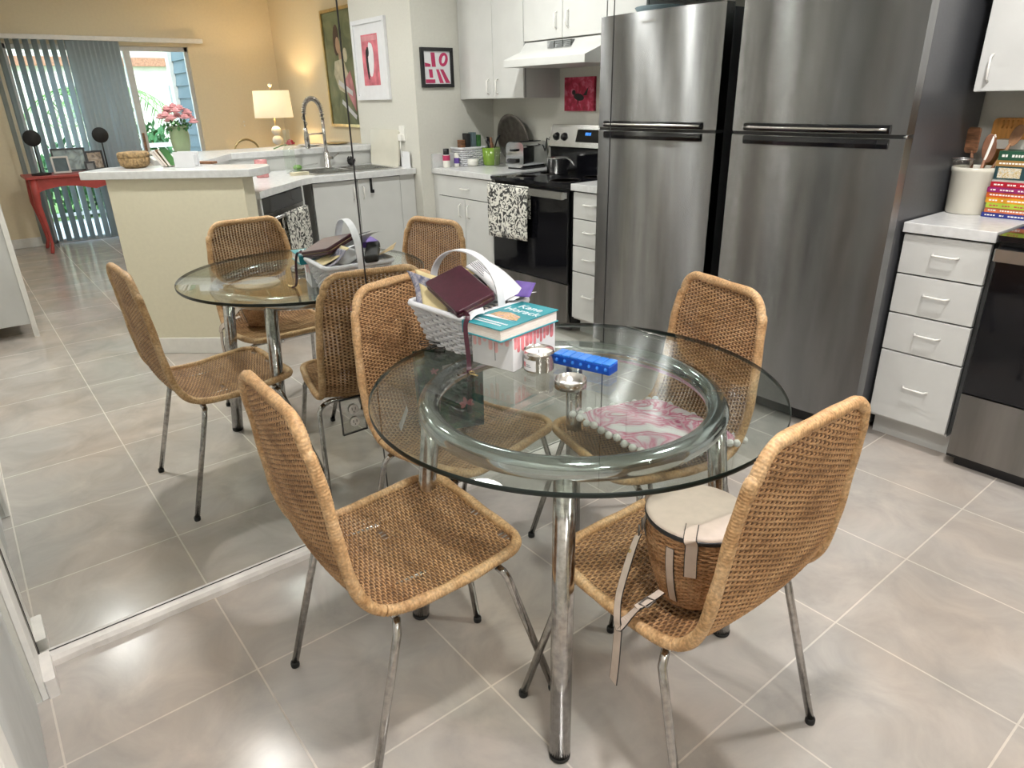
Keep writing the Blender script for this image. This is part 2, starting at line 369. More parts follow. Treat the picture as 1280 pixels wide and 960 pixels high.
M_ = dict(
    floor=floor_mat(),
    wall=mat('warm_white_paint', (.62, .605, .55), .75, noise=(60, .015), bump=(220, .12, .001)),
    wall_cream=mat('cream_paint', (.70, .65, .50), .75, noise=(50, .015), bump=(200, .15, .001)),
    wall_yellow=mat('yellow_cream_paint', (.80, .69, .49), .75, noise=(40, .015), bump=(200, .12, .001)),
    ceiling=mat('ceiling_paint', (.85, .84, .80), .9, noise=(80, .02), bump=(150, .3, .002)),
    trim=mat('white_trim_paint', (.80, .78, .74), .45, noise=(30, .03)),
    trim_worn=mat('worn_white_trim_paint', (.76, .72, .68), .55, noise=(18, .06), bump=(60, .2, .002)),
    door=mat('grey_white_door_paint', (.60, .61, .60), .5, noise=(20, .03), stretch=(1, 1, .2)),
    lam=mat('white_laminate', (.60, .60, .585), .38, noise=(8, .02)),
    gap=mat('dark_gap', (.03, .03, .03), .8),
    counter=mat('speckled_white_countertop', (.66, .66, .66), .22, noise=(35, .05)),
    chrome=mat('chrome', (.56, .58, .60), .09, 1, noise=(30, .03)),
    chrome_old=mat('worn_chrome', (.52, .50, .48), .16, 1, noise=(70, .16), rough_noise=.07),
    steel=steel_mat('brushed_stainless', (.35, .353, .358), .27, 1.0),
    steel_dk=steel_mat('brushed_stainless_dark', (.34, .33, .32), .28),
    steel_pl=mat('stainless_plain', (.62, .62, .61), .25, 1, noise=(30, .03)),
    fridge_side=mat('charcoal_fridge_side', (.085, .087, .095), .32, .3, noise=(120, .05), bump=(300, .1, .0005)),
    black_gl=mat('black_gloss', (.006, .006, .008), .06, noise=(8, .05)),
    black=mat('black_plastic', (.012, .012, .014), .35, noise=(8, .05)),
    black_matte=mat('black_matte', (.02, .02, .02), .7, noise=(20, .1)),
    rubber=mat('black_rubber', (.012, .012, .012), .6, noise=(20, .1)),
    wick=wicker_mat('honey_wicker', (.60, .37, .19), (.46, .26, .12), (.24, .12, .05)),
    wick_rim=wicker_mat('pale_honey_wicker_wrap', (.66, .45, .26), (.54, .33, .16), (.36, .19, .08)),
    wick_bag=wicker_mat('bag_wicker', (.60, .37, .20), (.46, .25, .12), (.26, .12, .05)),
    rib=mat('slot_shade_wicker_stakes', (.17, .085, .038), .7, noise=(40, .2)),  # stakes darkened so the colour paints in shade between the strands
    white_wick=mat('white_painted_wicker', (.68, .68, .71), .5, noise=(40, .04)),
    paper=mat('white_paper', (.70, .70, .72), .7, noise=(20, .02)),
    page=mat('cream_page_edges', (.82, .74, .68), .8, noise=(400, .06), stretch=(.1, .1, 1)),
    leather=mat('burgundy_leather', (.055, .009, .021), .32, noise=(60, .12), bump=(400, .1, .0005)),
    cream_leather=mat('cream_leather', (.56, .46, .39), .5, noise=(50, .03), bump=(300, .1, .0005)),
    teal=mat('teal_cover', (.02, .27, .32), .35, noise=(9, .08)),
    navy=mat('navy_cover', (.01, .04, .09), .4, noise=(9, .05)),
    pink=mat('pink_print', (.75, .22, .25), .5, noise=(40, .2)),
    pink_pale=mat('pale_pink_print', (.85, .5, .5), .5, noise=(40, .1)),
    blue=mat('blue_plastic', (.004, .07, .45), .3, noise=(20, .1), trans=.15),
    blue2=mat('light_blue_plastic', (.05, .28, .9), .15, noise=(20, .1), trans=.3),
    wax=mat('candle_wax', (.88, .85, .80), .5, noise=(10, .02)),
    tin=mat('tin_metal', (.66, .64, .61), .22, 1, noise=(20, .05)),
    red=mat('coral_red_paint', (.48, .075, .065), .4, noise=(20, .08)),
    brass=mat('brass', (.62, .48, .25), .3, 1, noise=(20, .1)),
    wood=mat('brown_wood', (.26, .12, .06), .55, noise=(20, .3), stretch=(1, 1, 6)),
    wood_or=mat('orange_wood', (.60, .27, .06), .5, noise=(14, .18), stretch=(6, 1, 1)),
    crock=mat('cream_stoneware', (.66, .63, .54), .2, noise=(6, .03)),
    green=mat('leaf_green', (.06, .20, .05), .6, noise=(5, .5), col2=(.02, .09, .02)),
    green_lt=mat('light_leaf_green', (.22, .40, .10), .6, noise=(5, .4), col2=(.08, .2, .04)),
    grass=mat('lawn', (.16, .30, .07), .9, noise=(3, .3)),
    rose=mat('pink_petals', (.85, .40, .42), .6, noise=(30, .2)),
    rosered=mat('red_petals', (.45, .015, .03), .5, noise=(30, .2)),
    vase_gr=mat('pale_green_glass', (.55, .68, .42), .12, trans=.55, noise=(10, .05)),
    clear=glass_sheet('clear_glass', (.97, .985, .97), 1.45),
    table_glass=glass_sheet('table_glass', (.86, .895, .875), 1.48),
    glass_edge=mat('dark_green_glass_edge', (.003, .010, .008), .35, noise=(5, .1)),
    win_glass=glass_sheet('window_glass', (.96, .98, .97), 1.45),
    mirror=None,
    blind=mat('vertical_blind_vinyl', (.52, .57, .58), .6, noise=(20, .03)),
    alum=mat('pale_aluminium_frame', (.62, .60, .57), .45, .1, noise=(20, .04)),
    siding=mat('blue_grey_siding', (.13, .18, .20), .7, noise=(20, .05)),
    building=mat('far_building_stucco', (.75, .70, .62), .9, noise=(3, .05)),
    roof=mat('terracotta_roof', (.45, .22, .14), .9, noise=(20, .2)),
    marble=swirl_mat('pink_swirl_cushion', [(.66, .56, .60), (.58, .15, .26), (.66, .46, .52), (.50, .06, .17), (.66, .55, .58), (.70, .66, .67)], 5.0, .85, 3.2, 2.2, [.34, .41, .46, .52, .57, .66]),
    pom=mat('white_pompom', (.72, .70, .67), .95, noise=(90, .08), bump=(200, .8, .004)),
    floral=swirl_mat('green_floral_print', [(.006, .015, .013), (.010, .035, .025), (.02, .09, .065), (.05, .10, .04), (.02, .08, .06), (.22, .14, .10)], 15, .4, 1.5, 4, [.34, .44, .5, .56, .62, .74]),
    toile=swirl_mat('black_white_floral_towel', [(.02, .02, .02), (.06, .06, .06), (.72, .70, .64), (.78, .76, .70)], 24, .9, 2.2, 4, [.30, .46, .52, .7]),
    linen=mat('warm_lampshade', (.90, .78, .55), .9, noise=(100, .04), emit=((1.0, .80, .52), .85)),
    ceramic=mat('white_ceramic', (.82, .80, .74), .15, noise=(8, .02)),
    basket=mat('brown_basket', (.40, .26, .12), .7, noise=(60, .3), bump=(90, .9, .01)),
    green_cup=mat('lime_green_glaze', (.20, .34, .04), .2, noise=(10, .1)),
    pewter=mat('pewter_tray', (.20, .175, .16), .35, .8, noise=(30, .15)),
    display=mat('blue_display', (.0, .02, .1), .3, emit=((.05, .3, 1.0), 1.6)),
    art_bg=swirl_mat('painting_green_ground', [(.12, .13, .07), (.20, .22, .12), (.28, .28, .16)], 4, .7, 1, 5),
    skin=mat('painted_flesh', (.55, .34, .22), .6, noise=(12, .1)),
    cream=mat('painted_cream', (.62, .56, .40), .6, noise=(12, .15)),
    hair=mat('painted_dark_brown', (.09, .045, .03), .6, noise=(12, .2)),
    artpink=mat('painted_dusty_pink', (.62, .26, .28), .6, noise=(12, .15)),
    magenta=mat('magenta_print', (.50, .035, .12), .5, noise=(20, .1)),
    redcanvas=swirl_mat('red_pink_mottled_canvas', [(.25, .01, .03), (.42, .02, .06), (.62, .16, .24)], 22, .7, .6, 3),
    clear_pl=glass_sheet('clear_plastic', (.93, .93, .92), 1.4),
    led=mat('ceiling_light_diffuser', (.9, .9, .85), .5, emit=(LIGHT_COL, 22)),
    yellow_paper=mat('yellow_envelope', (.70, .58, .32), .7, noise=(20, .05)),
    ink=mat('printed_ink', (.12, .12, .14), .7, noise=(60, .2)),
    purple=mat('purple_print', (.12, .06, .32), .6, noise=(30, .1)),
    silver_wall=mat('smoke_grey', (.30, .31, .31), .5, noise=(10, .05)),
)
def mirror_mat():
    m = bpy.data.materials.new('mirror_silver'); m.use_nodes = True
    N, L = nodes(m); N.clear()
    out = N.new('ShaderNodeOutputMaterial'); g = N.new('ShaderNodeBsdfGlossy'); g.inputs['Roughness'].default_value = 0.0
    nz = N.new('ShaderNodeTexNoise'); nz.inputs['Scale'].default_value = 1.2
    rp = N.new('ShaderNodeValToRGB'); rp.color_ramp.elements[0].color = (.815, .84, .825, 1); rp.color_ramp.elements[1].color = (.835, .86, .845, 1)
    L.new(nz.outputs['Fac'], rp.inputs[0]); L.new(rp.outputs[0], g.inputs['Color'])
    L.new(g.outputs[0], out.inputs[0])
    return m
M_['mirror'] = mirror_mat()
N, L = nodes(M_['blind'])
_t = N.new('ShaderNodeBsdfTranslucent'); _t.inputs[0].default_value = (.55, .65, .66, 1); _m = N.new('ShaderNodeMixShader'); _m.inputs[0].default_value = .3
L.new(N['Principled BSDF'].outputs[0], _m.inputs[1]); L.new(_t.outputs[0], _m.inputs[2]); L.new(_m.outputs[0], N['Material Output'].inputs[0])

# ------------------------------------------------------------ the room
XW, YB, YF, H = 7.3, 3.2, -0.475, 2.62          # window wall, kitchen back wall, door wall, ceiling
YL = 3.3
struct(box(-.06, XW + .12, YF - .15, YL + .1, -.10, 0).build('floor', M_['floor']))
struct(box(-.12, XW + .12, YF - .15, YL + .1, H, H + .1).build('ceiling', M_['ceiling']))
struct(box(-.12, -.006, YF - .12, YB + .12, 0, H).build('wall_mirror', M_['wall']))
struct(box(-.12, 2.67, YB, YB + .12, 0, H).build('wall_kitchen', M_['wall']))
# solid block between kitchen and living room (print on its kitchen side, framed art on its living side)
struct(box(2.67, 3.60, 2.5, YL, 0, H).build('wall_partition', M_['wall']))
struct(box(3.60, XW + .12, YL, YL + .12, 0, H).build('wall_living', M_['wall_yellow']))
w = MB()
WY0, WY1, WZ = .45, 2.27, 2.04
w.box(XW, XW + .12, YF - .12, WY0, 0, H); w.box(XW, XW + .12, WY1, YL, 0, H); w.box(XW, XW + .12, WY0, WY1, WZ, H)
struct(w.build('wall_window', M_['wall_yellow']))
# door wall with opening for the grey-white door
w = MB()
w.box(-.12, .152, YF - .12, YF, 0, H); w.box(.152, .96, YF - .12, YF, 2.06, H); w.box(.96, XW + .12, YF - .12, YF, 0, H)
struct(w.build('wall_door', M_['wall']))
d = struct(box(.158, .955, YF - .05, YF - .012, .008, 2.05).build('door_1', M_['door'], bevel=.002))
pn = MB()
for a, b in ((.30, .98), (1.12, 1.9)):
    pn.box(.27, .84, YF - .0125, YF - .006, a, b)
pn.build('door_panel', M_['door'], d, bevel=.004)
hg = MB()
for z in (.42, 1.0, 1.85): hg.tube([(.155, YF - .006, z - .045), (.155, YF - .006, z + .045)], .006, 8)
hg.build('door_hinge', M_['pewter'], d)
MB().lathe([(.012, 0), (.012, .03), (.03, .045), (.03, .07), (.0, .08)], (0, 0, 0), 16, Matrix.Translation((.89, YF - .012, .98)) @ Matrix.Rotation(R(-90), 4, 'X')).build('door_knob', M_['brass'], d)
t = MB()
t.box(.022, .152, YF, YF + .016, .0, 2.13); t.box(.96, 1.05, YF, YF + .016, 0, 2.13); t.box(.152, .96, YF, YF + .016, 2.06, 2.13)
struct(t.build('trim_1', M_['trim'], bevel=.003))
struct(MB().rbox(.03, .156, YF + .016, YF + .042, 0, .058, .004).build('trim_2', M_['trim_worn']))
# painted strip along the foot of the mirror
def strip(u, v):
    y = YF + .05 + (2.9 - YF) * u
    return Vector((.0, y, 0))
b = MB(); n = 90
vs = []
for i in range(n + 1):
    y = YF + .016 + (YB - YF - .02) * i / n
    jj = .0025 * math.sin(i * 1.7) * math.sin(i * .63) + (.003 * random.random() if random.random() < .3 else 0)
    vs += [(0.0005, y, 0), (.028 + jj, y, 0), (.027 + jj * .5, y, .017), (.02, y, .028), (.0005, y, .032)]
fs = []
for i in range(n):
    for j in range(4): a = i * 5 + j; fs.append((a, a + 5, a + 6, a + 1))
b.add(vs, fs)
struct(b.build('baseboard_mirror', M_['trim_worn']))
bb = MB()
bb.box(1.05, XW, YF, YF + .014, 0, .10)
struct(bb.build('baseboard_door', M_['trim'], bevel=.003))
struct(MB().box(XW - .014, XW, YF + .014, WY0 - .05, 0, .10).box(XW - .014, XW, WY1 + .05, YL, 0, .10).build('baseboard_window', M_['trim'], bevel=.003))
struct(MB().box(3.60, XW - .014, YL - .014, YL, 0, .10).build('baseboard_living', M_['trim'], bevel=.003))

# ceiling lights
for i, ((lx, ly), wt) in enumerate(zip(LIGHT_SPOTS, LIGHT_W)):
    cl = thing('ceiling_light', ['flush ceiling light above the sink counter', 'flush ceiling light above the aisle by the stove', 'flush ceiling light above the dining table side', 'flush ceiling light by the white cabinet', 'flush ceiling light in the living room'][i], 'light', (lx, ly, H - .001))
    MB().lathe([(.17, 0), (.175, -.02), (.165, -.03), (.165, 0)], (lx, ly, H), 28).build('trim_ring', M_['trim'], cl)
    MB().lathe([(.163, -.022), (.14, -.04), (.08, -.055), (0, -.06)], (lx, ly, H), 28).build('diffuser', M_['led'], cl)
    ld = bpy.data.lights.new('lamp_glow', 'AREA'); ld.shape = 'DISK'; ld.size = .16; ld.energy = wt; ld.color = LIGHT_COL
    lo = bpy.data.objects.new('lamp_glow', ld); COL.objects.link(lo); lo.parent = cl; lo.location = (0, 0, -.075)

# mirror panels
PAN = [(YF + .018, .6415), (.6445, 1.7405), (1.7435, YB - .002)]
for i, (a, b_) in enumerate(PAN):
    o = box(-.005, 0, a, b_, .034, 2.5).build('mirror_panel', M_['mirror'])
    tag(o, ['tall mirror panel nearest the grey door corner', 'middle tall mirror panel with the electrical outlet', 'tall mirror panel beside the refrigerator'][i], 'mirror', 'mirror panels covering the wall')
    # ground black edge of the panel
    MB().box(-.0055, .0006, a, b_, .0325, .0352).box(-.0055, .0006, a - .0008, a + .0008, .033, 2.5).box(-.0055, .0006, b_ - .0008, b_ + .0008, .033, 2.5).build('panel_edge', M_['black'], o)
# outlet on mirror
ot = thing('outlet', 'duplex power outlet on a clear mirrored plate low on the mirror wall', 'outlet', (.001, .545, .455))
MB().rbox(.0005, .004, .503, .589, .393, .518, .003, 2, axis='x').build('cover_plate', M_['clear_pl'], ot)
MB().box(.0004, .0046, .501, .5035, .391, .52).box(.0004, .0046, .5885, .591, .391, .52).box(.0004, .0046, .501, .591, .391, .3935).box(.0004, .0046, .501, .591, .5175, .52).build('plate_edge', M_['black'], ot)
for zc in (.432, .478):
    s = MB().lathe([(.0165, 0), (.0165, .004)], (0, 0, 0), 20, Matrix.Translation((.0035, .546, zc)) @ Matrix.Rotation(R(90), 4, 'Y')).build('socket', M_['trim'], ot)
    MB().box(.0075, .0082, .539, .5412, zc - .002, zc + .008).box(.0075, .0082, .551, .5532, zc - .002, zc + .008).box(.0075, .0082, .5445, .5475, zc - .010, zc - .006).build('slot', M_['black'], s)

# ------------------------------------------------------------ window, blinds, outside
wn = struct(MB().box(XW + .03, XW + .08, WY0, WY0 + .05, 0, WZ).box(XW + .03, XW + .08, WY1 - .04, WY1, 0, WZ).box(XW + .03, XW + .08, WY0, WY1, WZ - .05, WZ).box(XW + .03, XW + .08, WY0, WY1, 0, .04)
            .box(XW + .0, XW + .075, 1.575, 1.645, .04, WZ - .05).build('window_1', M_['alum'], bevel=.003))
MB().box(XW + .05, XW + .056, WY0 + .05, 1.58, .04, WZ - .05).box(XW + .035, XW + .041, 1.64, WY1 - .04, .04, WZ - .05).build('window_pane', M_['win_glass'], wn)
MB().rbox(XW - .03, XW + .0, 1.585, 1.612, .93, 1.13, .006).build('window_handle', M_['wood'], wn)
bl = thing('vertical_blinds', 'grey vertical blinds drawn over the left half of the sliding glass door', 'blinds', (XW - .1, 1.0, 2.08))
MB().box(XW - .12, XW - .06, .18, 2.42, 2.075, 2.12).build('headrail', M_['trim'], bl, bevel=.004)
for i in range(19):
    y = .36 + i * .078 if i < 9 else 1.06 + (i - 9) * .048
    a = R(66 + random.uniform(-9, 9)) if i < 9 else R(35 + random.uniform(-8, 8))
    Mx = Matrix.Translation((XW - .09, y, 0)) @ Matrix.Rotation(a, 4, 'Z')
    s = MB()
    s.grid(lambda u, v: Mx @ Vector((.008 * math.sin(u * PI), (u - .5) * .088, .03 + v * 2.045)), 4, 1)
    s.build('blind_slat', M_['blind'], bl, solid=.0015)
# outside
struct(box(XW + .12, XW + 2.2, -3, 6, -.14, -.04).build('patio', M_['building']))
struct(box(XW + 2.2, 40, -25, 30, -.2, -.1).build('lawn', M_['grass']))
rl = thing('patio_rail', 'grey metal patio railing outside the sliding door', 'railing', (XW + 2.1, 1.3, -.04))
MB().box(XW + 2.08, XW + 2.13, -1.5, 4.5, .86, .92).box(XW + 2.08, XW + 2.13, -1.5, 4.5, .03, .07).build('rail', M_['alum'], rl)
for i in range(8):
    y = -1.4 + i * .82
    MB().box(XW + 2.085, XW + 2.125, y, y + .03, -.04, .86).build('post', M_['alum'], rl)
sd = thing('siding_wall', 'blue-grey lap siding corner wall just outside the glass door', 'wall', (XW + .75, 2.6, -.04))
s = MB(); s.box(XW + .13, XW + 1.35, 2.42, 2.56, -.04, 2.6)
for k in range(17): s.add([(XW + .2, 2.42, k * .15), (XW + 1.36, 2.42, k * .15), (XW + 1.36, 2.40, k * .15), (XW + .2, 2.40, k * .15), (XW + .2, 2.42, k * .15 + .15), (XW + 1.36, 2.42, k * .15 + .15)], [(0, 1, 2, 3), (3, 2, 5, 4), (0, 3, 4), (1, 5, 2)])
s.build('lap_boards', M_['siding'], sd)
MB().box(XW + 1.30, XW + 1.44, 2.36, 2.58, -.04, 2.6).build('corner_post', M_['alum'], sd)
fb = thing('apartment_building', 'pale far apartment building with a terracotta roof seen through the glass door', 'building', (24, 8, -.1))
box(24, 30, 1.0, 16, -.1, 5.0).build('facade', M_['building'], fb)
MB().prism([(23.5, 5.0), (30.5, 5.0), (27, 6.6)], .5, 16.5, Matrix(((1, 0, 0, 0), (0, 0, 1, 0), (0, 1, 0, 0), (0, 0, 0, 1)))).build('roof', M_['roof'], fb)
for y in (3.0, 6.0, 9.0, 12.0):
    for z in (.9, 3.2):
        f = box(23.93, 24.0, y, y + 1.5, z, z + 1.2).build('window', M_['trim'], fb)
        box(23.9, 23.94, y + .1, y + 1.4, z + .1, z + 1.1).build('pane', M_['silver_wall'], f)
box(23.85, 24.0, 1.0, 16, 2.55, 2.8).build('balcony_band', M_['roof'], fb)
def leaves(mb, c, rad, n, size, sz=1.0):
    for i in range(n):
        v = Vector((random.gauss(0, 1), random.gauss(0, 1), random.gauss(0, 1))).normalized() * (random.random() ** .4)
        p = Vector(c) + Vector((v.x * rad, v.y * rad, v.z * rad * sz))
        q = Matrix.Rotation(random.random() * 6.3, 3, 'Z') @ Matrix.Rotation(random.random() * 3, 3, 'X')
        a = q @ Vector((size * .5, 0, 0)); b2 = q @ Vector((0, size, 0))
        mb.add([p - a * .6, p + b2 * .5, p + a * .6 + b2 * .1, p - b2 * .5], [(0, 1, 2, 3)])
hs = [((XW + 2.9, .1, .5), .5, 'leafy hedge shrub beyond the patio rail at the far left'), ((XW + 2.9, 1.2, .45), .5, 'leafy hedge shrub beyond the rail behind the blinds'), ((XW + 3.1, 2.3, .62), .52, 'dark leafy shrub just right of the door mullion'), ((XW + 3.4, 3.5, .7), .6, 'leafy hedge shrub at the far right outside')]
for c, r, lab in hs:
    h = thing('hedge_shrub', lab, 'shrub', (c[0], c[1], -.1), group='hedge shrubs beyond the patio')
    q = MB(); leaves(q, c, r, 900, .13, 1.1); q.build('foliage', M_['green'], h)
    MB().tube([(c[0], c[1], -.1), (c[0], c[1], c[2])], .04, 6).build('stem', M_['wood'], h)
for (px, py, ph, lab) in ((XW + 5.6, -.4, 2.3, 'tall palm outside behind the blinds'), (XW + 5.2, 2.1, 1.6, 'low palm fronds between the blinds and the mullion')):
    pl = thing('palm_tree', lab, 'tree', (px, py, -.1))
    MB().tube([(px, py, -.1), (px + .05, py, ph * .5), (px, py + .03, ph)], [.10, .08, .07], 8).build('trunk', M_['wood'], pl)
    for k in range(11):
        a = k * 2 * PI / 11 + random.uniform(-.2, .2)
        fr = MB(); L_ = 1.25
        pts = [Vector((px + math.cos(a) * L_ * t, py + math.sin(a) * L_ * t, ph + .75 * t - 1.15 * t * t)) for t in [j / 10 for j in range(11)]]
        fr.tube(pts, .008, 5)
        for j in range(1, 11):
            p = pts[j]; d_ = (pts[j] - pts[j - 1]).normalized(); sd_ = d_.cross(Vector((0, 0, 1))).normalized()
            for sg in (-1, 1):
                for off in (0, .5):
                    q0 = p - d_ * off * .1; e = q0 + sd_ * sg * .34 + d_ * .20 - Vector((0, 0, .13))
                    fr.add([q0 - d_ * .014, q0 + d_ * .014, e], [(0, 1, 2)])
        fr.build('frond', M_['green_lt'], pl)
tr = thing('garden_tree', 'broad green tree beyond the lawn seen over the roofline', 'tree', (17, 1.0, -.1))
q = MB()
for c in ((17, 2.2, 4.6), (17.3, -.4, 4.3), (17, 1, 5.6), (16.8, 3.9, 5.4), (16.8, -2, 4.0)): leaves(q, c, 1.5, 900, .4)
q.build('foliage', M_['green_lt'], tr)
MB().tube([(17, 1, -.1), (17, 1.1, 2), (17, 1, 4.5)], [.25, .2, .12], 8).build('trunk', M_['wood'], tr)

# ------------------------------------------------------------ refrigerator
FX0, FX1, FY = .044, .790, 2.475
fr = thing('refrigerator', 'tall stainless steel top-freezer refrigerator standing against the mirror wall', 'refrigerator', ((FX0 + FX1) / 2, 2.85, 0))
MB().rbox(FX0 + .004, FX1 - .004, 2.545, 3.17, .03, 1.775, .008).build('body', M_['fridge_side'], fr)
def bowed(z0, z1, name, label=None):
    cx = (FX0 + FX1) / 2
    n = 28; pts = []
    for i in range(n + 1):
        u = -1 + 2 * i / n
        x = cx + u * (FX1 - FX0) / 2
        y = FY - .026 * (1 - u * u) + .004
        pts.append((x, y))
    m_ = MB()
    vs = [(x, y, z) for z in (z0, z1) for x, y in pts]
    m_.add(vs, [(i, i + 1, i + 1 + n + 1, i + n + 1) for i in range(n)], True)
    k = n + 1
    # top and bottom caps and back
    bk = [(FX0, 2.54), (FX1, 2.54)]
    for z, flip in ((z0, 1), (z1, 0)):
        ring = [(x, y, z) for x, y in pts] + [(FX1, 2.54, z), (FX0, 2.54, z)]
        f = tuple(range(len(ring)))
        m_.add(ring, [tuple(reversed(f)) if flip else f])
    m_.add([(FX0, pts[0][1], z0), (FX0, 2.54, z0), (FX0, 2.54, z1), (FX0, pts[0][1], z1)], [(3, 2, 1, 0)])
    m_.add([(FX1, pts[-1][1], z0), (FX1, 2.54, z0), (FX1, 2.54, z1), (FX1, pts[-1][1], z1)], [(0, 1, 2, 3)])
    m_.add([(FX0, 2.54, z0), (FX1, 2.54, z0), (FX1, 2.54, z1), (FX0, 2.54, z1)], [(3, 2, 1, 0)])
    return m_.build(name, M_['steel'], fr)
dz = bowed(1.272, 1.792, 'freezer_door')
dz2 = bowed(.085, 1.258, 'fridge_door')
box(FX0 + .003, FX1 - .003, 2.50, 2.545, 1.25, 1.28).build('door_gasket', M_['black'], fr)
box(FX0 + .02, FX1 - .02, 2.52, 2.56, .012, .083).build('base_grille', M_['black_matte'], fr)
# handle: long black grip with bright bar, above and below the split
def grip(z0, z1, yoff, mat_, name, r=.008, x0=.115, x1=.735, parent=None):
    n = 16; m_ = MB(); cx = (FX0 + FX1) / 2
    rows = []
    for i in range(n + 1):
        x = x0 + (x1 - x0) * i / n; u = (x - cx) / ((FX1 - FX0) / 2)
        yf = FY - .026 * (1 - u * u) + .004
        rows.append([(x, yf + .01, z0), (x, yf - yoff, z0 + .004), (x, yf - yoff - .003, (z0 + z1) / 2), (x, yf - yoff, z1 - .004), (x, yf + .01, z1)])
    vs = [p for r_ in rows for p in r_]
    fs = []
    for i in range(n):
        for j in range(4): a = i * 5 + j; fs.append((a, a + 5, a + 6, a + 1))
    fs += [tuple(range(5)), tuple(reversed(range(n * 5, n * 5 + 5)))]
    m_.add(vs, fs, False)
    return m_.build(name, mat_, parent)
h1 = grip(1.272, 1.308, .014, M_['black_gl'], 'freezer_handle', parent=dz)
MB().tube([(.118 + .61 * i / 16, FY - .026 * (1 - ((.118 + .61 * i / 16 - .417) / .373) ** 2) + .004 - .0175, 1.290) for i in range(17)], .0055, 8).build('handle_bar', M_['tin'], h1)
h2 = grip(1.218, 1.258, .010, M_['black_gl'], 'fridge_handle', parent=dz2)
MB().tube([(FX1 - .010, FY + .010, 1.265), (FX1 + .003, FY + .012, 1.265)], .006, 8).build('hinge_pin', M_['chrome'], fr)
MB().box(FX0 + .004, FX1 - .004, FY + .008, FY + .03, 1.256, 1.273).build('door_gap', M_['black'], fr)
text_mesh('Whirlpool', .022, Matrix.Translation((.455, FY - .0228, 1.748)) @ Matrix.Rotation(R(90), 4, 'X'), M_['steel_pl'], 'nameplate', dz)
bw = MB().lathe([(.05, 0), (.10, .03), (.13, .075), (.125, .078), (.09, .035), (0, .015)], (.74, 2.86, 1.776), 24).build('serving_bowl', M_['siding'])
tag(bw, 'blue-grey bowl standing on top of the refrigerator', 'bowl')

# ------------------------------------------------------------ kitchen base run
CZ = .945
def pull(mb, p, horiz=True, L=.095, y=0):
    x, z = p
    if horiz: mb.tube([(x - L / 2, y, z), (x - L / 2 + .008, y - .022, z), (x + L / 2 - .008, y - .022, z), (x + L / 2, y, z)], .0045, 8)
    else: mb.tube([(x, y, z - L / 2), (x, y - .022, z - L / 2 + .01), (x, y - .022, z + L / 2 - .01), (x, y, z + L / 2)], .0045, 8)
    return mb
YC = 2.605
dc = thing('drawer_cabinet', 'narrow white four-drawer base cabinet between the refrigerator and the stove', 'cabinet', (.95, 2.9, 0))
MB().box(.80, 1.112, YC + .02, YB - .003, .10, .903).box(.80, 1.112, YC + .08, YB - .003, 0, .10).build('carcass', M_['lam'], dc)
MB().box(.80, 1.112, YC + .0195, YC + .03, .112, .90).build('reveal', M_['gap'], dc)
for a, b_ in ((.115, .411), (.417, .573), (.579, .737), (.743, .897)):
    dr = box(.802, 1.110, YC, YC + .019, a, b_).build('drawer', M_['lam'], dc, bevel=.002)
    pull(MB(), (.965, (a + b_) / 2 + .01), y=YC).build('pull', M_['trim'], dr)
wk = MB().prism([(.755, YC - .014), (1.122, YC - .014), (1.122, YB - .001), (.755, YB - .001)], .905, CZ)
o = MB().box(.797, 1.122, YC - .014, YB - .002, .905, CZ).build('countertop', M_['counter'], bevel=.003)
tag(o, 'short white countertop with a crock and cookbooks beside the refrigerator', 'countertop')
cb = thing('corner_cabinet', 'white base cabinet with one drawer over two doors left of the stove in the mirror', 'cabinet', (2.28, 2.9, 0))
MB().box(1.915, 2.665, YC + .02, YB - .003, .10, .903).box(1.915, 2.668, YC + .08, YB - .003, 0, .10).build('carcass', M_['lam'], cb)
MB().box(1.925, 2.60, YC + .0195, YC + .03, .112, .90).build('reveal', M_['gap'], cb)
dr = box(1.925, 2.60, YC, YC + .019, .752, .899).build('drawer', M_['lam'], cb, bevel=.002)
pull(MB(), (2.25, .82), y=YC).build('pull', M_['trim'], dr)
for a, b_, hx in ((1.925, 2.259, 2.21), (2.265, 2.60, 2.315)):
    dd = box(a, b_, YC, YC + .019, .115, .746).build('door', M_['lam'], cb, bevel=.002)
    pull(MB(), (hx, .66), False, y=YC).build('pull', M_['trim'], dd)
box(2.602, 2.668, YC + .002, YC + .02, .112, .90).build('filler_strip', M_['lam'], cb)
o = MB().box(1.908, 2.668, YC - .014, YB - .002, .905, CZ).box(2.648, 2.668, YC - .010, YB - .002, CZ, CZ + .10).build('countertop', M_['counter'], bevel=.003)
tag(o, 'white corner countertop holding the toaster and white basket', 'countertop')

# stove
SX0, SX1 = 1.130, 1.900
st = thing('stove', 'stainless steel and black glass electric range with a floral towel on its door', 'stove', (1.515, 2.88, 0))
MB().box(SX0, SX1, YC + .01, YB - .01, .03, .918).build('body', M_['black'], st)
MB().rbox(SX0 - .004, SX1 + .004, 2.575, 3.12, .918, .938, .008).build('cooktop', M_['black_gl'], st)
for bx, by, br in ((1.32, 2.73, .10), (1.71, 2.73, .075), (1.32, 2.99, .075), (1.71, 2.99, .10)):
    MB().lathe([(br - .003, .0), (br - .003, .0006), (br, .0006), (br, 0)], (bx, by, .938), 32).build('burner_ring', M_['pewter'], st)
od = MB().rbox(SX0 + .006, SX1 - .006, YC - .022, YC + .008, .325, .898, .006).build('oven_door', M_['black_gl'], st)
hd = MB().rbox(SX0 + .01, SX1 - .01, YC - .068, YC - .046, .852, .896, .006).build('handle', M_['steel_pl'], od)
